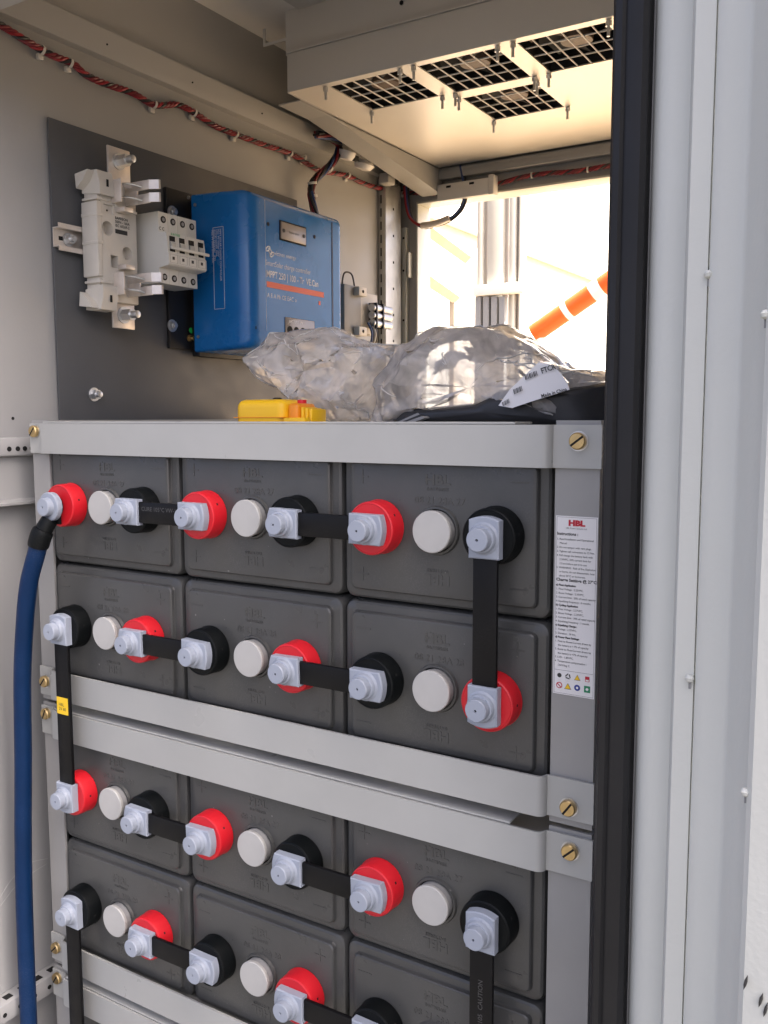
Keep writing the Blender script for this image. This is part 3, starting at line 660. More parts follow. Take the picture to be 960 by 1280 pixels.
# DIN rail
dr = thing('din_rail', 'short pale steel mounting rail behind the fuse holder', 'rail', (XP, 0.16, 0.40))
zr0, zr1 = 0.3815, 0.4155
XR = XP+0.0115
link('rail', MB().box(XP+0.0002, XP+0.0012, 0.078, 0.28, zr0+0.006, zr1-0.006).box(XP+0.0002, XR, 0.078, 0.28, zr0+0.0048, zr0+0.0060).box(XP+0.0002, XR, 0.078, 0.28, zr1-0.0060, zr1-0.0048).box(XR-0.001, XR, 0.078, 0.28, zr0, zr0+0.0048).box(XR-0.001, XR, 0.078, 0.28, zr1-0.0048, zr1), 'tinned', dr)
bolt(dr, (XP+0.0012, 0.1005, (zr0+zr1)/2), 0.0062, 0.011)
link('slot', MB().box(XP+0.0012, XP+0.0016, 0.086, 0.092, 0.396, 0.401), 'hole_black', dr)

# fuse holder ----------------------------------------------------------
fh = thing('fuse_holder', 'cream fuse base with two spring clips and bolted end tabs', 'fuse holder', (XR, 0.14, 0.29))
Y0f, Y1f, XF = 0.114, 0.183, -0.030
def yz_prism(poly, x0, x1, name, m, parent): return link(name, MB().prism(poly, lambda a, b: (x0, a, b), lambda a, b: (x1, a, b)), m, parent)
def rbox(name, m, parent, *a, **k): return link(name, MB().box(*a, **k), m, parent)
def carve(base, cutters):
    """boolean: returns base mesh minus the cutter meshes"""
    o = bpy.data.objects.new('tmp', base); col.objects.link(o); cs = []
    for c in cutters:
        q = bpy.data.objects.new('tmpc', c); col.objects.link(q); cs.append(q)
        md = o.modifiers.new('b', 'BOOLEAN'); md.operation = 'DIFFERENCE'; md.object = q; md.solver = 'EXACT'
    me = bpy.data.meshes.new_from_object(o.evaluated_get(bpy.context.evaluated_depsgraph_get()))
    for q in [o]+cs: bpy.data.objects.remove(q)
    me.materials.clear()
    for p in me.polygons: p.use_smooth = True
    me.set_sharp_from_angle(angle=R(35)); return me
h1, h2, h3, h4 = onX(133, 285, XF), onX(159, 317, XF), onX(143, 327, XF), onX(129, 268, XF)
base = MB().box(XR+0.0005, XF, Y0f+0.008, Y1f, 0.322, 0.473, bev=0.0018).mesh('body')
cuts = [MB().rod((XF-0.014, h1.y+0.002, h1.z), (XF+0.01, h1.y+0.002, h1.z), 0.0092, 28).mesh('c'), MB().rod((XF-0.012, h2.y, h2.z), (XF+0.01, h2.y, h2.z), 0.0085, 28).mesh('c'),
        MB().box(XF-0.012, XF+0.01, h3.y-0.006, h3.y+0.006, h3.z-0.008, h3.z+0.008).mesh('c'), MB().box(XF-0.003, XF+0.01, Y0f+0.013, Y0f+0.030, 0.4325, 0.4445).mesh('c')]
body = link('body', carve(base, cuts), 'cream_plastic', fh)
link('well_screw', MB().rod((XF-0.0135, h3.y, h3.z-0.001), (XF-0.010, h3.y, h3.z-0.001), 0.0042, 16), 'zinc', fh)
link('well_hole', MB().rod((XF-0.0029, Y0f+0.021, 0.4375), (XF-0.0024, Y0f+0.021, 0.4375), 0.0013, 10), 'hole_black', fh)
rbox('side_wing', 'cream_plastic', fh, XR+0.0005, XF+0.0015, Y0f, Y0f+0.0078, 0.352, 0.446, bev=0.0012)
for z in (0.3945, 0.4295): rbox('side_rib', 'cream_plastic', fh, XR+0.0005, XF+0.0025, Y0f-0.0008, Y0f+0.0092, z-0.0022, z+0.0022, bev=0.0008)
for s, zc in ((1, 0.470), (-1, 0.325)):
    link('end_hood', MB().prism([(0, 0.014), (0.010, 0.0155), (0.028, 0.0145), (0.033, -0.002), (0.033, -0.016), (0, -0.012)], lambda a, b: (XR+a, Y0f+0.003, zc+s*b), lambda a, b: (XR+a, Y0f+0.028, zc+s*b)), 'cream_plastic', fh)
    link('hood_wedge', MB().prism([(0.000, 0.010), (0.024, 0.013), (0.016, 0.002), (0.002, -0.008)], lambda a, b: (XR+a, Y0f-0.008, zc+s*b), lambda a, b: (XR+a, Y0f+0.004, zc+s*b)), 'cream_plastic', fh)
    rbox('hood_slot', 'hole_black', fh, XR+0.0331, XR+0.0336, Y0f+0.014, Y0f+0.0175, zc-0.005, zc+0.004)
    rbox('hood_ledge', 'cream_plastic', fh, XR+0.001, XF+0.0025, Y0f+0.001, Y0f+0.022, zc-s*0.0205-0.0016, zc-s*0.0205+0.0016, bev=0.0006)
    rbox('hood_neck', 'cream_plastic', fh, XR+0.0015, XF-0.002, Y0f+0.0046, Y0f+0.011, min(zc-s*0.03, zc), max(zc-s*0.03, zc), bev=0.0006)
link('front_ridge', MB().prism([(Y0f+0.030, 0.447), (Y0f+0.036, 0.4405), (Y1f-0.002, 0.4400), (Y1f-0.002, 0.443), (Y0f+0.037, 0.4435)], lambda a, b: (XF-0.0005, a, b), lambda a, b: (XF+0.0035, a, b)), 'cream_plastic', fh)
p = onX(144, 288, XF); rbox('name_bar', 'print_black', fh, XF+0.0001, XF+0.0004, p.y, p.y+0.0205, p.z-0.0035, p.z+0.0020)
me = text_mesh('BARREON\n500V~ 160A\nIEC 60269-2', 0.0048, (XF+0.0004, p.y, p.z+0.0185), SIDE, 0, 0.00012); me.materials.append(MATS['print_black']); link('lettering', me, None, fh)
for s, zt_ in ((1, 0.5235), (-1, 0.2900)):
    z_in = 0.455 if s > 0 else 0.340
    tb = link('end_tab', MB().box(-0.0430, -0.0400, 0.146, 0.184, min(zt_, z_in), max(zt_, z_in), 0.0008), 'tinned', fh)
    bz = zt_ - s*0.0175
    bolt(fh, (-0.0398, 0.164, bz), 0.0080, 0.026, name='tab_bolt')
    # spring clip: two jaws
    cz = 0.462 if s > 0 else 0.345
    XCl = -0.036
    cl = link('spring_clip', MB().box(XCl, -0.012, 0.1405, 0.1430, cz-0.0145, cz+0.0145, 0.0006).box(XCl, XCl+0.003, 0.143, 0.168, cz-0.0145, cz+0.0145), 'tinned', fh)
    link('clip_jaw', MB().box(XCl, 0.014, 0.1640, 0.1665, cz+0.0025, cz+0.0145, 0.0006).box(XCl, -0.008, 0.1640, 0.1665, cz-0.0145, cz+0.0025, 0.0004).box(-0.008, 0.014, 0.1640, 0.1665, cz-0.0145, cz-0.0025, 0.0006), 'tinned', fh)
    for dz in (0.0145, 0):
        pass
    for zz in (cz+0.0015, cz-0.0145):
        link('jaw_lip', MB().prism([(0.0, 0.0), (0.0118, 0.006), (0.0125, 0.0085), (0.0105, 0.0080), (-0.001, 0.002)], lambda a, b: (0.0135+a, 0.1642+b, zz+0.0010), lambda a, b: (0.0135+a, 0.1642+b, zz+0.0125)), 'tinned', fh)
    for dz in (0.008, -0.009):
        link('spring_wire', MB().tube(smooth_path([(-0.030, 0.147, cz+dz), (-0.018, 0.149, cz+dz+0.002), (-0.006, 0.155, cz+dz+0.001), (0.002, 0.1635, cz+dz-0.002)], 6), 0.0014, 8), 'zinc', fh)
    link('clip_foot', MB().box(-0.030, -0.014, 0.147, 0.163, cz-s*0.022-0.003, cz-s*0.022+0.003, 0.001), 'tinned', fh)

# circuit breaker ------------------------------------------------------
cb = thing('circuit_breaker', 'pale four-pole circuit breaker between fuse base and blue box', 'breaker', (XR, 0.232, 0.36))
YA = 0.1985; PW = 0.0182
prof = [(-0.050, 0.352), (-0.006, 0.352), (-0.006, 0.372), (0.010, 0.374), (0.012, 0.376), (0.012, 0.389), (0.010, 0.3905), (0.010, 0.404), (0.008, 0.417), (-0.004, 0.418), (-0.006, 0.420), (-0.006, 0.4455), (-0.050, 0.4455), (-0.050, 0.418), (-0.057, 0.416), (-0.057, 0.381), (-0.050, 0.379)]
pole = MB().prism(prof, lambda a, b: (a, 0, b), lambda a, b: (a, PW-0.0004, b)).mesh('pole', 0); pole.materials.append(MATS['breaker_plastic'])
lev = MB().lathe([(0, 0), (0.0062, 0), (0.0062, 0.0085), (0, 0.0085)], (0.0065, 0.0048, 0.401), (0, 1, 0), 24).mesh('lever', 30); lev.materials.append(MATS['breaker_lever'])
wl, wl2 = [MB().rod((-0.0062, PW/2, z), (-0.0054, PW/2, z), 0.0046, 18).mesh('terminal_hole') for z in (0.4360, 0.3605)]
scr, scr2 = [MB().rod((-0.0056, PW/2, z), (-0.0050, PW/2, z), 0.0026, 14).mesh('terminal_screw') for z in (0.4360, 0.3605)]
for m_ in (wl, wl2): m_.materials.append(MATS['hole_black'])
for m_ in (scr, scr2): m_.materials.append(MATS['vent_side'])
win = MB().box(0.0121, 0.0124, 0.0065, 0.0105, 0.3815, 0.3855).mesh('indicator'); win.materials.append(MATS['print_black'])
frm = MB().box(0.0121, 0.0123, 0.0020, 0.0024, 0.3775, 0.3885).box(0.0121, 0.0123, 0.0158, 0.0162, 0.3775, 0.3885).box(0.0121, 0.0123, 0.0024, 0.0158, 0.3775, 0.3778).box(0.0121, 0.0123, 0.0024, 0.0158, 0.3882, 0.3885).mesh('indicator_frame'); frm.materials.append(MATS['vent_side'])
slot_ = MB().box(0.0094, 0.0103, 0.0042, 0.0138, 0.3925, 0.4125).mesh('lever_slot'); slot_.materials.append(MATS['hole_black'])
for k in range(4):
    pl_ = link('pole', pole, None, cb, (0, YA+k*PW, 0)); pl_.matrix_parent_inverse = Matrix.Translation(-cb.location); pl_['local'] = 1
    for nme, mm_ in (('lever', lev), ('terminal_hole', wl), ('terminal_hole', wl2), ('terminal_screw', scr), ('terminal_screw', scr2), ('indicator', win), ('indicator_frame', frm), ('lever_slot', slot_)): link(nme, mm_, None, pl_)
link('lever_bar', MB().box(0.0135, 0.0165, YA+0.001, YA+4*PW+0.002, 0.3945, 0.3985, 0.001), 'breaker_plastic', cb)
for k in range(4):
    me = text_mesh('LEGRION' if k == 0 else '', 0.0038, (-0.0039, YA+0.010, 0.4178), SIDE, 0) if 0 else None
me = text_mesh('SUNTREE', 0.0042, (0.0100, YA+0.008, 0.4155), SIDE, 0, 0.0001)
for v in me.vertices: v.co.x = 0.0086
me.materials.append(MATS['print_green']); link('lettering', me, None, cb)
me = text_mesh('C C', 0.0058, (-0.0059, YA-0.002+0.003, 0.4235), SIDE, 0, 0.0002); me.materials.append(MATS['print_black']); link('lettering', me, None, cb)

# charge controller ----------------------------------------------------
cc = thing('charge_controller', 'blue metal charge controller with orange stripe on the left wall', 'controller', (XP, 0.43, 0.268))
CY0, CY1, CX0, CX1, CZ0, CZ1 = 0.312, 0.562, -0.052, 0.052, 0.268, 0.4955
rbox('mounting_flange', 'anodised_black', cc, XP+0.0005, XP+0.006, 0.272, 0.60, 0.272, 0.500, bev=0.0008)
rbox('heat_sink', 'anodised_black', cc, XP+0.006, CX0+0.004, 0.318, 0.575, 0.262, 0.490, bev=0.002)
def loftX(loops):
    mb = MB(); rings = [[mb.bm.verts.new((x, a, b)) for a, b in L] for L, x in loops]
    for A, B in zip(rings, rings[1:]):
        n = len(A)
        for k in range(n): mb.bm.faces.new((A[k], A[(k+1) % n], B[(k+1) % n], B[k]))
    mb.bm.faces.new(rings[-1]); mb.bm.faces.new(rings[0][::-1]); return mb
def rr_at(y0, y1, z0, z1, r): return [(a+(y0+y1)/2, b+(z0+z1)/2) for a, b in rounded_rect(y1-y0, z1-z0, r, 6)]
loops = []
loops.append((rr_at(CY0, CY1, CZ0, CZ1, 0.004), CX0))
loops.append((rr_at(CY0+0.001, CY1-0.001, CZ0+0.001, CZ1-0.001, 0.008), CX0+0.055))
for k in range(0, 9):
    a = R(90*k/8); ins_ = 0.002+0.022*(1-math.cos(a)); loops.append((rr_at(CY0+ins_, CY1-ins_, CZ0+0.002+0.012*(1-math.cos(a)), CZ1-0.002-0.012*(1-math.cos(a)), 0.010), CX0+0.082+0.022*math.sin(a)))
hs = link('housing', loftX(loops).mesh('housing', 40), 'blue_paint', cc)
rbox('groove', 'blue_groove', cc, CX1-0.001, CX1+0.0004, 0.5195, 0.5235, CZ0+0.014, CZ1-0.014)
rbox('seam', 'print_white', cc, CX1+0.00005, CX1+0.0002, 0.3520, 0.3524, CZ0+0.03, CZ1-0.012)
def ct(body, size, px, py, m='print_white', bold=0.0, align='LEFT', sx=1.0, dz=0):
    p = onX(px, py, CX1+0.0004); me = text_mesh(body, size, (p.x, p.y, p.z+dz), SIDE, 0, bold, align, sx=sx); me.materials.append(MATS[m]); return link('lettering', me, None, cc)
pn = onX(366, 292, CX1); 
np_ = link('name_plate', MB().box(CX1, CX1+0.0022, pn.y-0.031, pn.y+0.031, pn.z-0.0125, pn.z+0.0125, 0.0015), 'label_grey', cc)
link('plate_rim', MB().box(CX1-0.0002, CX1+0.0012, pn.y-0.033, pn.y+0.033, pn.z-0.0145, pn.z+0.0145, 0.0008), 'hole_black', np_)
for s in (-1, 1): link('plate_screw', MB().rod((CX1+0.002, pn.y+s*0.025, pn.z), (CX1+0.0030, pn.y+s*0.025, pn.z), 0.0028, 14), 'print_black', np_)
me = text_mesh('display option', 0.0052, (CX1+0.0024, pn.y, pn.z), SIDE, 0, 0, 'CENTER', sx=0.85); me.materials.append(MATS['print_black']); link('lettering', me, None, np_)
for px, py in ((335, 280), (393, 296)):
    p = onX(px, py, CX1); link('screw_hole', MB().rod((CX1-0.001, p.y, p.z), (CX1+0.0004, p.y, p.z), 0.0030, 14), 'hole_black', cc)
# company mark: interlocking loops
lg = onX(337, 314, CX1+0.0004)
def loop_path(cy, cz, a, b, rot): return [(lg.x, cy+a*math.cos(t)*math.cos(rot)-b*math.sin(t)*math.sin(rot), cz+a*math.cos(t)*math.sin(rot)+b*math.sin(t)*math.cos(rot)) for t in [2*math.pi*k/20 for k in range(21)]]
link('emblem', MB().tube(loop_path(lg.y-0.004, lg.z+0.003, 0.0050, 0.0026, 0.6), 0.0010, 5).tube(loop_path(lg.y+0.001, lg.z+0.000, 0.0050, 0.0026, -0.9), 0.0010, 5).tube(loop_path(lg.y+0.005, lg.z-0.004, 0.0050, 0.0026, 0.6), 0.0010, 5), 'print_white', cc)
ct('victron energy', 0.0088, 343, 316.5, sx=1.0)
ct('SmartSolar charge controller', 0.0110, 331.5, 328, sx=0.86)
ct('MPPT 250 | 100 - Tr  VE.Can', 0.0136, 333, 342, bold=0.0002, sx=0.80)
s0, s1 = onX(333.5, 355, CX1), onX(404.5, 366, CX1)
rbox('orange_stripe', 'print_orange', cc, CX1+0.0001, CX1+0.0004, s0.y, min(s1.y, 0.5185), s0.z-0.0042, s0.z+0.0042)
ct('∆ ▣ ∆ Pb CE EAC ⓡ'.replace('▣', 'E').replace('ⓡ', 'o').replace('∆', 'A'), 0.0092, 334, 369, sx=0.95)
p = onX(400, 379, CX1); rbox('code_patch', 'print_orange', cc, CX1+0.0001, CX1+0.0003, p.y-0.004, p.y+0.001, p.z-0.003, p.z+0.003)
p = onX(373, 410, CX1)
tp = link('terminal_panel', MB().box(CX1, CX1+0.0015, 0.3955, 0.470, CZ0+0.008, p.z+0.0135, 0.0012), 'label_grey', cc)
for k in range(4):
    link('terminal_opening', MB().rod((CX1+0.001, 0.406+k*0.0165, p.z-0.0055), (CX1+0.0018, 0.406+k*0.0165, p.z-0.0055), 0.0066, 20), 'hole_black', tp)
me = text_mesh('BATTERY   PV', 0.0058, (CX1+0.0017, 0.404, p.z+0.0078), SIDE, 0); me.materials.append(MATS['print_white']); link('lettering', me, None, tp)
p = onX(320, 410, CX1-0.004)
for k in range(3): rbox('indicator_slot', 'hole_black', cc, CX1-0.005, CX1-0.0008, 0.3285+k*0.0052, 0.3320+k*0.0052, p.z-0.002, p.z+0.002)
me = text_mesh('Bulk\nAbsorption\nFloat', 0.0042, (CX1-0.0016, 0.3285, p.z+0.004), SIDE, 0, rot=math.pi/2); me.materials.append(MATS['print_white']); link('lettering', me, None, cc)
# boxed rating text on the near side of the housing (faces -Y)
zA, zB, xa, xb = 0.3280, 0.4440, -0.012, 0.008
SY = CY0+0.0003
sb = MB()
for a in ((xa, xb, zB-0.0006, zB), (xa, xb, zA, zA+0.0006), (xa, xa+0.0006, zA, zB), (xb-0.0006, xb, zA, zB)): sb.box(a[0], a[1], SY-0.0003, SY+0.0001, a[2], a[3])
link('rating_frame', sb, 'print_white', cc)
me = text_mesh('MPPT SOLAR CHARGE CONTROLLER\nMax. PV voltage 250V\nCharge current 100A\nBattery 12/24/48V   IP43\nMax. PV short circuit 35A', 0.0044, (xa+0.0022, SY-0.0003, zB-0.003), FRONT, 0, 0, rot=-math.pi/2, line=0.85)
for v in me.vertices: v.co.x += 0.014
me.materials.append(MATS['print_white']); link('lettering', me, None, cc)
for py in (265, 407):
    p = onX(216, py, XP+0.008); bolt(cc, (XP+0.006, p.y, p.z), 0.0066, 0.007, name='fixing_screw')
p = onX(240, 413, XP+0.008); link('earth_mark', MB().rod((XP+0.006, p.y, p.z), (XP+0.0066, p.y, p.z), 0.0042, 16), 'green_dot', cc)
p = onX(238, 423, XP+0.008); bolt(cc, (XP+0.006, p.y, p.z), 0.0040, 0.008, 'brass', name='earth_screw')
for q in ((236, 247), (244, 256), (248, 421), (295, 437)):
    p = onY(q[0], q[1], CY0) if q[0] < 290 else None
    if p: link('case_screw', MB().rod((p.x, CY0+0.0005, p.z), (p.x, CY0-0.0012, p.z), 0.0024, 12), 'zinc', cc)

# small relay device further back
rd = thing('relay_module', 'small beige relay module with silver drum clamps behind the blue box', 'relay', (XW, 0.72, 0.32))
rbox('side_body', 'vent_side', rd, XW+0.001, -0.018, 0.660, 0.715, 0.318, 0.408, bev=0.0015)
rbox('front_body', 'cream_plastic', rd, XW+0.001, -0.020, 0.7155, 0.775, 0.325, 0.400, bev=0.0015)
for z in (0.327, 0.398): rbox('lug_tab', 'cream_plastic', rd, -0.018, -0.006, 0.690, 0.716, z-0.008, z+0.008, bev=0.001); 
for z in (0.327, 0.398): link('tab_hole', MB().rod((-0.006, 0.703, z), (-0.0054, 0.703, z), 0.003, 12), 'hole_black', rd)
for k in range(3):
    link('drum', MB().rod((-0.008, 0.735, 0.345+k*0.014), (-0.008, 0.800, 0.345+k*0.014), 0.0072, 18, bev=0.001), 'zinc', rd)
for y in (0.742, 0.765): rbox('clamp_band', 'wire_black', rd, -0.018, 0.0002, y-0.002, y+0.002, 0.336, 0.382)
for k in range(4):
    link('wire', MB().tube(smooth_path([(-0.010, 0.725+0.006*k, 0.345), (-0.004, 0.73+0.006*k, 0.325), (-0.012, 0.735+0.004*k, 0.300), (-0.03, 0.74, 0.26)], 6), 0.0022, 7), ('wire_blue', 'wire_black', 'tie_white', 'wire_black')[k], rd)
link('wire_loop', MB().tube(smooth_path([(-0.03, 0.670, 0.405), (-0.026, 0.672, 0.428), (-0.022, 0.690, 0.428), (-0.022, 0.700, 0.404)], 8), 0.0016, 7), 'wire_black', rd)

# ------------------------------------------------------------------ wire looms
def twist(path, rad, turns_per_m, phase, n=6):
    sp = smooth_path(path, n); o = []; s_ = 0
    for i, p in enumerate(sp):
        t = (sp[min(i+1, len(sp)-1)]-sp[max(i-1, 0)]).normalized(); a = Vector((0, 0, 1)); b = t.cross(a).normalized(); c = b.cross(t)
        if i: s_ += (p-sp[i-1]).length
        ang = s_*turns_per_m*2*math.pi+phase; o.append(p + b*rad*math.cos(ang) + c*rad*math.sin(ang))
    return o
lm = thing('wire_loom', 'red and black twisted wire loom along the top of the left wall', 'wires', (XW, 0.45, 0.61))
wp = [onX(a, b, XW+0.009) for a, b in ((-60, 0), (0, 31), (28, 48), (53, 63), (72, 72), (92, 80), (108, 94), (135, 106), (165, 116), (193, 131), (222, 131), (243, 141), (268, 157), (295, 168), (330, 181), (363, 192), (385, 205), (402, 214), (432, 219), (452, 228), (470, 234))]
wp += [onY(a, b, 0.937) for a, b in ((500, 240), (540, 242), (580, 240), (622, 230), (650, 222), (680, 217), (720, 214), (757, 208), (800, 203), (900, 190))]
wp = [Vector(p) for p in wp]
for k, m in enumerate(('wire_red', 'wire_black', 'wire_bright_red', 'wire_red')):
    link('wire', MB().tube(twist(wp, 0.0027, 30, k*math.pi/2, 16), 0.0020, 7), m, lm)
for q in ((53, 63), (88, 79), (193, 131), (243, 141), (295, 168), (363, 192), (380, 197), (435, 219)):
    p = onX(q[0], q[1], XW+0.009)
    tie = link('cable_tie', MB().lathe([(0.0048, -0.0016), (0.0058, -0.0016), (0.0058, 0.0016), (0.0048, 0.0016)], p, (0.1, 0.9, -0.2), 16), 'tie_white', lm)
    link('tie_mount', MB().box(XW+0.0005, XW+0.006, p.y-0.004, p.y+0.004, p.z-0.010, p.z-0.003, 0.001), 'tie_white', tie)
for q in ((475, 238), (503, 243), (665, 219), (735, 212)):
    p = onY(q[0], q[1], 0.937); link('cable_tie', MB().lathe([(0.0048, -0.0016), (0.0058, -0.0016), (0.0058, 0.0016), (0.0048, 0.0016)], p, (1, 0.1, 0), 16), 'tie_white', lm)
bl_ = thing('wire_bundle', 'dark tied wire bundle dropping to the top of the blue box', 'wires', (XW, 0.65, 0.55))
bp_ = [onX(a, b, -0.045) for a, b in ((395, 168), (412, 172), (424, 182), (418, 200), (405, 214), (394, 224), (389, 236), (390, 250), (394, 268))]
for k in range(7):
    link('wire', MB().tube(twist(bp_, 0.0046 if k else 0.0, 6, k*2*math.pi/6, 6), 0.0024, 7), ('wire_black', 'wire_black', 'wire_red', 'wire_black', 'wire_blue', 'wire_red', 'wire_black')[k], bl_)
for q, ax in (((411, 212), (0, 0.8, -0.6)), ((390, 229), (0, 0.2, -1)), ((391, 245), (0, 0.1, -1))):
    p = onX(q[0], q[1], -0.045); link('cable_tie', MB().lathe([(0.0070, -0.002), (0.0082, -0.002), (0.0082, 0.002), (0.0070, 0.002)], p, ax, 18), 'tie_white', bl_)
hl = thing('hanging_wires', 'red and blue wires looping down below the fan tray corner', 'wires', (0.0, 0.925, 0.58))
hp = [onY(a, b, 0.925) for a, b in ((507, 232), (509, 255), (514, 272), (527, 281), (545, 278), (562, 271), (575, 258), (580, 242), (578, 222), (575, 205))]
for k, m in enumerate(('wire_bright_red', 'wire_blue', 'wire_black')):
    pp = [Vector(p)+Vector((0.003*(k-1), 0.002*k, -0.0025*k)) for p in (hp[:6] if k == 0 else hp)]
    link('wire', MB().tube(smooth_path(pp, 8), 0.0028, 8), m, hl)
link('splice_sleeve', MB().tube(smooth_path([hp[3]+Vector((0, 0, -0.002)), hp[4]+Vector((0, 0, -0.002)), hp[5]+Vector((0, 0, -0.002))], 6), 0.0066, 12), 'tinned', hl)
# lamp and connector near the rear top corner
lp = thing('cabinet_lamp', 'small white plastic lamp fitting beside the tray bracket', 'lamp', (-0.05, 0.77, 0.655))
p = onX(433, 192, -0.035); p2 = onX(455, 205, -0.03)
link('lamp_body', MB().lathe([(0, -0.012), (0.012, -0.010), (0.0165, -0.002), (0.0165, 0.004), (0, 0.006)], p, (0.3, 0, 1), 24), 'white_plastic', lp)
link('lamp_lens', MB().lathe([(0, -0.012), (0.014, -0.009), (0.0205, 0), (0.014, 0.006), (0, 0.007)], p2, (0.35, 0, 1), 24), 'white_plastic', lp)
p = onX(444, 198, -0.025); rbox('lamp_clip', 'hole_black', lp, p.x-0.004, p.x+0.004, p.y-0.006, p.y+0.006, p.z-0.004, p.z+0.004)
cn = thing('wire_connector', 'grey plug connector at the top of the perforated upright', 'connector', (-0.05, 0.86, 0.61))
p = onX(484, 224, -0.045); rbox('plug', 'vent_grey', cn, p.x-0.012, p.x+0.010, p.y-0.012, p.y+0.014, p.z-0.010, p.z+0.010, bev=0.002); rbox('socket', 'fan_black', cn, p.x-0.008, p.x+0.008, p.y+0.0145, p.y+0.032, p.z-0.008, p.z+0.008, bev=0.002)
wb = thing('junction_box', 'white plastic box fixed under the rear header', 'box', (0.09, 0.935, 0.60))
rbox('housing', 'white_plastic', wb, 0.029, 0.140, 0.918, 0.936, 0.594, 0.626, bev=0.003); rbox('end_cap', 'white_plastic', wb, 0.1405, 0.153, 0.914, 0.936, 0.592, 0.630, bev=0.003)
for x in (0.05, 0.10): rbox('vent_slot', 'hole_black', wb, x, x+0.010, 0.9172, 0.9182, 0.617, 0.621)

# ================================================================== THINGS ON TOP OF THE RACK
ZT = 0.149
def bag(name, m, outline_px, Yb, depth, parent, res=(64, 20), amp=0.008, seed=0, zmin=ZT, crisp=True):
    rnd = random.Random(seed)
    pts = [onY(a, b, Yb) for a, b in outline_px]
    n = len(pts); peri = []
    for i in range(n):
        p1, p2 = pts[i], pts[(i+1) % n]
        for k in range(12): peri.append(p1.lerp(p2, k/12))
    Ls = [0]
    for i in range(len(peri)): Ls.append(Ls[-1]+(peri[(i+1) % len(peri)]-peri[i]).length)
    T = Ls[-1]; ring0 = []; j = 0
    for k in range(res[0]):
        s_ = T*k/res[0]
        while Ls[j+1] < s_: j += 1
        f = (s_-Ls[j])/max(1e-9, Ls[j+1]-Ls[j]); ring0.append(peri[j].lerp(peri[(j+1) % len(peri)], f))
    ctr = sum(ring0, Vector())/len(ring0)
    off_ = Vector((seed*3.1, seed*1.7, seed*0.9))
    mb = MB(); rings = []; N = res[0]
    for jv in range(1, res[1]):
        s0 = -1+2*jv/res[1]; row = []
        for k, p in enumerate(ring0):
            jit = 0.0 if not crisp else 1.0
            s_ = max(-0.97, min(0.97, s0 + jit*rnd.uniform(-0.42, 0.42)*2/res[1]))
            q = p.lerp(ring0[(k+1) % N], jit*rnd.uniform(0.0, 0.5))
            cs = max(0.0, math.cos(s_*math.pi/2))**0.6; sn = math.sin(s_*math.pi/2)
            v = ctr+(q-ctr)*cs; v = Vector((v.x, Yb+depth*sn, v.z))
            d = Vector(((v-ctr).x*0.6, sn*0.09, (v-ctr).z*0.6))
            if d.length > 1e-6: d.normalize()
            # sharp ridges: folded noise at three sizes
            dsp = 0.0
            for fr, wt in ((8, 1.0), (17, 0.75), (38, 0.16)):
                dsp += wt*(0.45-abs(noise.noise(v*fr+off_))*2.0)
            w_ = 0.35+0.65*min(1, abs(s_)*2.2)
            v = v + d*dsp*amp*w_
            if crisp: v += Vector((rnd.uniform(-1, 1), rnd.uniform(-1, 1), rnd.uniform(-1, 1)))*0.0006
            v.z = max(v.z, zmin+0.0005*rnd.random()); row.append(mb.bm.verts.new(v))
        rings.append(row)
    for A, B in zip(rings, rings[1:]):
        for k in range(N):
            k2 = (k+1) % N
            if rnd.random() < 0.5: mb.bm.faces.new((A[k], A[k2], B[k2])); mb.bm.faces.new((A[k], B[k2], B[k]))
            else: mb.bm.faces.new((A[k], A[k2], B[k])); mb.bm.faces.new((A[k2], B[k2], B[k]))
    for row in (rings[0], rings[-1]):
        c = mb.bm.verts.new(sum((v.co for v in row), Vector())/N)
        for k in range(N): mb.bm.faces.new((row[k], row[(k+1) % N], c))
    lines = []
    if crisp:
        co = [[v.co.copy() for v in row] for row in rings]
        for q in range(26):
            k, jv = rnd.randrange(N), rnd.randrange(2, max(3, len(co)//2)); dk, dj = rnd.choice((-1, 1))*rnd.uniform(0.3, 1), rnd.uniform(-0.6, 0.6); P = []
            kf, jf = float(k), float(jv)
            for st in range(rnd.randrange(7, 17)):
                ji = int(round(jf))
                if ji < 1 or ji > len(co)-2: break
                p = co[ji][int(round(kf)) % N]
                if not P or (p-P[-1]).length > 0.002: P.append(p+Vector((0, -0.0006, 0.0003)))
                kf += dk; jf += dj; dj += rnd.uniform(-0.25, 0.25); dk += rnd.uniform(-0.2, 0.2)
            if len(P) >= 4 and min(p.z for p in P) > zmin+0.006: lines.append(P)
    if crisp:
        bmesh.ops.remove_doubles(mb.bm, verts=list(mb.bm.verts), dist=0.0050)
        bmesh.ops.beautify_fill(mb.bm, faces=[f for f in mb.bm.faces if len(f.verts) == 3], edges=list(mb.bm.edges))
        bmesh.ops.subdivide_edges(mb.bm, edges=list(mb.bm.edges), cuts=1, use_grid_fill=True, smooth=0.12)
    o = link(name, mb.mesh(name, 22 if crisp else 40), m, parent)
    for P in lines:
        n_ = len(P); rr = [0.0002+0.00065*math.sin(math.pi*(i+0.5)/n_) for i in range(n_)]
        sp2 = smooth_path(P, 3); rr2 = [0.00015+0.0006*math.sin(math.pi*(i+0.5)/len(sp2)) for i in range(len(sp2))]
        link('crease_glint', MB().tube(sp2, rr2, 6), 'bag_crease_glint', o)  # thin white tubes put bright glints on the folds
    return o
yb = thing('yellow_case', 'yellow plastic tool case lying on the rack in front of the bags', 'case', (0.28, 0.09, ZT))
a0, a1 = onY(304, 500, 0.07), onY(364, 503, 0.07)
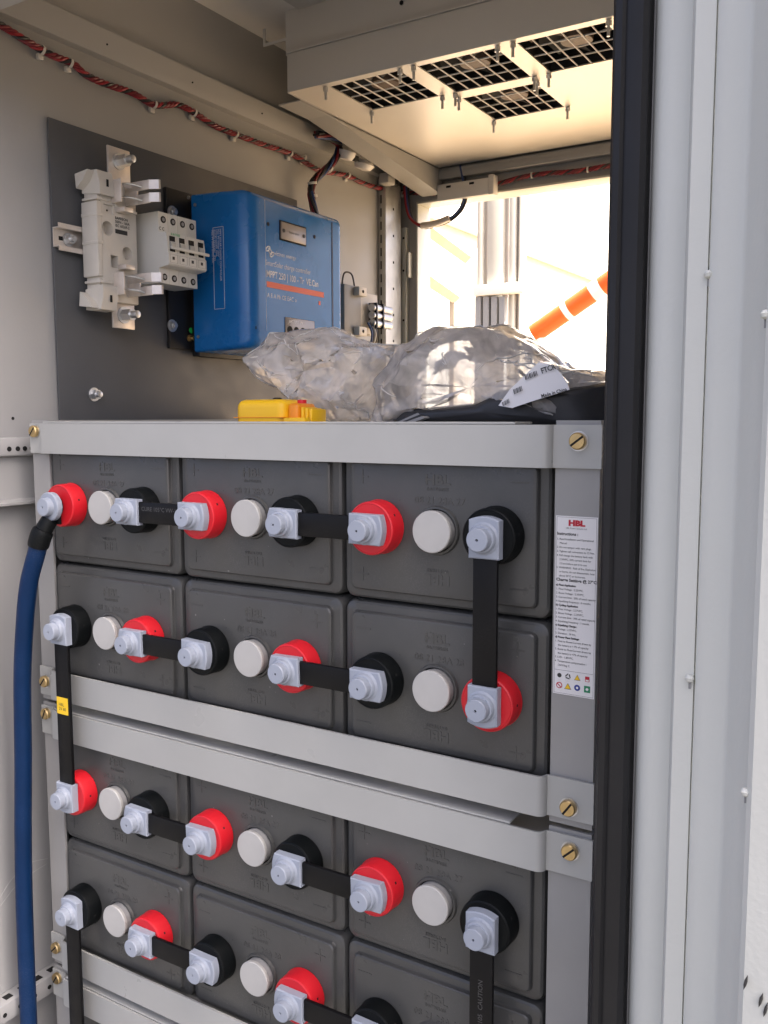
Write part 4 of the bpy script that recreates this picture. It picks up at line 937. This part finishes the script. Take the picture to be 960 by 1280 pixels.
rbox('shell', 'yellow_plastic', yb, a0.x, a1.x, 0.055, 0.100, ZT, a0.z, bev=0.009, seg=4)
rbox('shell_seam', 'orange_plastic', yb, a0.x-0.0006, a1.x+0.0006, 0.0544, 0.1006, ZT+0.022, ZT+0.0228)
a2 = onY(381, 503, 0.075)
rbox('grip', 'orange_plastic', yb, a1.x+0.0005, a2.x, 0.062, 0.096, ZT, a2.z-0.001, bev=0.004, seg=3)
for k in range(3):
    rbox('rib', 'yellow_plastic', yb, a2.x+0.001+k*0.0055, a2.x+0.0048+k*0.0055, 0.066, 0.092, ZT, a2.z-0.005-0.001*k, bev=0.0012)
rbox('tray', 'yellow_plastic', yb, a1.x+0.004, a2.x+0.018, 0.050, 0.0615, ZT, onY(380, 522, 0.055).z, bev=0.002)
p = onY(374, 501, 0.08); link('red_cap', MB().rod((p.x, 0.085, p.z-0.004), (p.x, 0.085, p.z+0.001), 0.005, 16), 'red_plastic', yb)
kb = thing('black_knob', 'small black knob with white tip behind the yellow case', 'knob', (0.30, 0.14, ZT))
p = onY(347, 497, 0.15); link('knob', MB().rod((p.x, 0.15, ZT), (p.x, 0.15, p.z), 0.006, 16, bev=0.002), 'fan_black', kb); link('tip', MB().rod((p.x+0.011, 0.15, ZT), (p.x+0.011, 0.15, p.z-0.003), 0.003, 12, bev=0.001), 'white_plastic', kb)

b1 = thing('plastic_bag', 'crumpled clear plastic bag beside the yellow case, empty', 'plastic bag', (0.35, 0.17, ZT), 'plastic bags on the rack')
bag('film', 'bag_clear', [(322, 450), (336, 434), (350, 420), (385, 415), (425, 413), (441, 426), (470, 433), (500, 434), (504, 448), (494, 480), (484, 515), (478, 532), (440, 534), (420, 530), (408, 516), (380, 497), (348, 480), (332, 463)], 0.17, 0.055, b1, res=(84, 26), amp=0.016, seed=3)
b2 = thing('plastic_bag', 'large milky plastic bag with black device and white sticker inside', 'plastic bag', (0.5, 0.16, ZT), 'plastic bags on the rack')
bag('film', 'bag_milky', [(488, 532), (494, 505), (490, 478), (508, 446), (520, 434), (532, 431), (556, 416), (590, 410), (622, 408), (638, 418), (662, 430), (680, 444), (702, 458), (735, 466), (775, 462), (800, 480), (800, 534), (700, 536), (600, 536)], 0.165, 0.085, b2, res=(110, 30), amp=0.016, seed=11)
dv = thing('bagged_device', 'black device wrapped in the milky plastic bag', 'device', (0.56, 0.14, ZT))
bag('body', 'device_black', [(496, 534), (504, 516), (540, 510), (585, 506), (620, 502), (650, 486), (690, 480), (730, 478), (790, 478), (796, 534), (700, 538), (600, 538)], 0.150, 0.070, dv, res=(110, 30), amp=0.003, seed=21, crisp=False)
# sticker with barcodes (the square code is left out)
sk = thing('barcode_sticker', 'white bent barcode sticker reading Made in China on the milky bag', 'sticker', (0.56, 0.075, 0.17))
def sp_(px, py): 
    p = onY(px, py, 0.066); p.y += 0.18*(p.x-0.56)**2*4 + (p.z-0.17)*0.25; return onY(px, py, p.y)
poly = [(623, 507), (637, 487), (655, 470), (673, 453), (683, 454), (692, 457), (702, 468), (709, 479), (712, 487), (690, 494), (664, 502), (640, 510)]
mb = MB(); ctr_ = mb.bm.verts.new(sp_(672, 484)); vv = [mb.bm.verts.new(sp_(*q)) for q in poly]
for k in range(len(vv)): mb.bm.faces.new((vv[k], vv[(k+1) % len(vv)], ctr_))
fr_ = bmesh.ops.extrude_face_region(mb.bm, geom=list(mb.bm.faces))
for v in [e for e in fr_['geom'] if isinstance(e, bmesh.types.BMVert)]: v.co.y += 0.0006
link('paper', mb, 'label_white', sk)
def off(px, py): return sp_(px, py)+Vector((0.0004, -0.0022, 0.0))
bars = MB()
for (x0, y0, x1, y1, h) in ((656, 469, 672, 463, 6), (642, 487, 653, 482, 6), (628, 503, 637, 498, 5)):
    nb = 9
    for k in range(nb):
        t0 = k/nb; t1 = t0+(0.05 if k % 3 else 0.08); f = lambda t: (x0+(x1-x0)*t, y0+(y1-y0)*t)
        A, B = f(t0), f(t1); bars.quad(off(*A), off(*B), off(B[0]+1.5, B[1]+h), off(A[0]+1.5, A[1]+h))
link('barcode', bars, 'print_black', sk)
def sticker_text(body, size, px, py, px2, py2):
    me = text_mesh(body, 1.0, (0, 0, 0), Matrix.Identity(4), 0, 0.025); xs2 = [v.co.x for v in me.vertices]; w_ = max(xs2)
    A, B = Vector((px, py)), Vector((px2, py2)); d = (B-A)/w_; nrm_ = Vector((d.y, -d.x)); 
    for v in me.vertices:
        q = A + d*v.co.x + Vector((d.y, -d.x)).normalized()*v.co.y*size; v.co = off(q.x, q.y)
    me.materials.append(MATS['print_black']); link('lettering', me, None, sk)
sticker_text('FTCR', 9.5, 677, 464.5, 695, 458.0)
sticker_text('Made in China', 6.0, 677, 495.5, 709, 486.5)
fl = thing('folded_manual', 'dark folded leaflet edges between the two bags', 'leaflet', (0.45, 0.10, ZT))
for k in range(4):
    A, B = onY(488+4*k, 531, 0.095-0.006*k), onY(522+3*k, 514+2*k, 0.095-0.006*k)
    link('sheet', MB().prism([(A.x, A.z), (B.x, B.z), (B.x+0.003, B.z-0.002), (A.x+0.006, A.z-0.001)], lambda a, b: (a, 0.09-0.006*k, b), lambda a, b: (a, 0.0945-0.006*k+0.04, b)), 'device_black' if k % 2 == 0 else 'vent_side', fl)

# ================================================================== SEEN THROUGH THE REAR OPENING
def outside(px0, px1, py0, py1, Y, t, name, m, parent, slope=0):
    A, B = onY(px0, py0, Y), onY(px1, py1, Y); return link(name, MB().box(min(A.x, B.x), max(A.x, B.x), Y, Y+t, min(A.z, B.z), max(A.z, B.z), 0.004), m, parent)
sf = thing('steel_frame', 'pale upright steel frame post with louvred panel behind the cabinet', 'post', (-0.3, 2.4, -1.25))
for a, b in ((596, 604), (609, 630), (636, 645), (648, 652)): 
    A, B = onY(a, 300, 2.4), onY(b, 300, 2.4); link('upright', MB().box(A.x, B.x, 2.4, 2.45, -1.25, 1.35, 0.004), 'outside_steel', sf)
A, B = onY(594, 358, 2.38), onY(656, 366, 2.38); link('crossbar', MB().box(A.x, B.x, 2.36, 2.395, B.z, A.z, 0.003), 'outside_white', sf)
for k in range(4):
    A, B = onY(598+10*k, 372, 2.40), onY(604+10*k, 440, 2.40); link('louvre', MB().box(A.x, B.x, 2.372, 2.398, -1.0, A.z), 'vent_side', sf)
cn2 = thing('canopy_beam', 'pale sloping canopy beams behind the rear opening', 'beam', (-0.5, 2.6, -1.25))
for (a, b) in (((500, 262), (582, 322)), ((515, 336), (568, 372))):
    link('beam', MB().tube([onY(*a, 2.2), onY(*b, 3.0)], 0.028, 4), 'outside_beam', cn2)
p = onY(566, 372, 2.98); link('leg', MB().box(p.x-0.012, p.x+0.012, 2.97, 3.0, -1.25, p.z), 'outside_beam', cn2)
bar_ = thing('barrier_pole', 'orange and white banded barrier pole outside behind the bags', 'barrier', (0.1, 2.6, -1.25))
A, B = onY(668, 417, 2.6), onY(775, 342, 2.6); d = (B-A)
for k, (t0, t1) in enumerate(((0, 0.37), (0.37, 0.43), (0.43, 0.69), (0.69, 0.80), (0.80, 1.25))):
    link('band', MB().rod(A+d*t0, A+d*t1, 0.036, 20), 'barrier_orange' if k % 2 == 0 else 'outside_white', bar_)
link('stand', MB().rod((A.x+0.02, 2.6, -1.25), (A.x+0.02, 2.6, A.z), 0.02, 12), 'outside_white', bar_)

bd_ = thing('pale_building', 'overexposed pale building facade far behind the rear opening', 'building', (-3.0, 7.0, -1.25))
link('facade', MB().box(-3.4, -3.0, 1.6, 40, -1.25, 7.5), 'facade_render', bd_)
for k in range(5):
    y = 3.0+k*2.6; wn = link('window', MB().box(-3.0, -2.985, y, y+1.3, 0.1, 1.5), 'vent_grey', bd_)
    link('window_frame', MB().box(-2.985, -2.96, y+0.62, y+0.68, 0.1, 1.5), 'outside_white', wn)
for z in (-0.2, 1.9, 3.6): link('ledge', MB().box(-3.0, -2.92, 1.6, 40, z, z+0.08), 'outside_white', bd_)
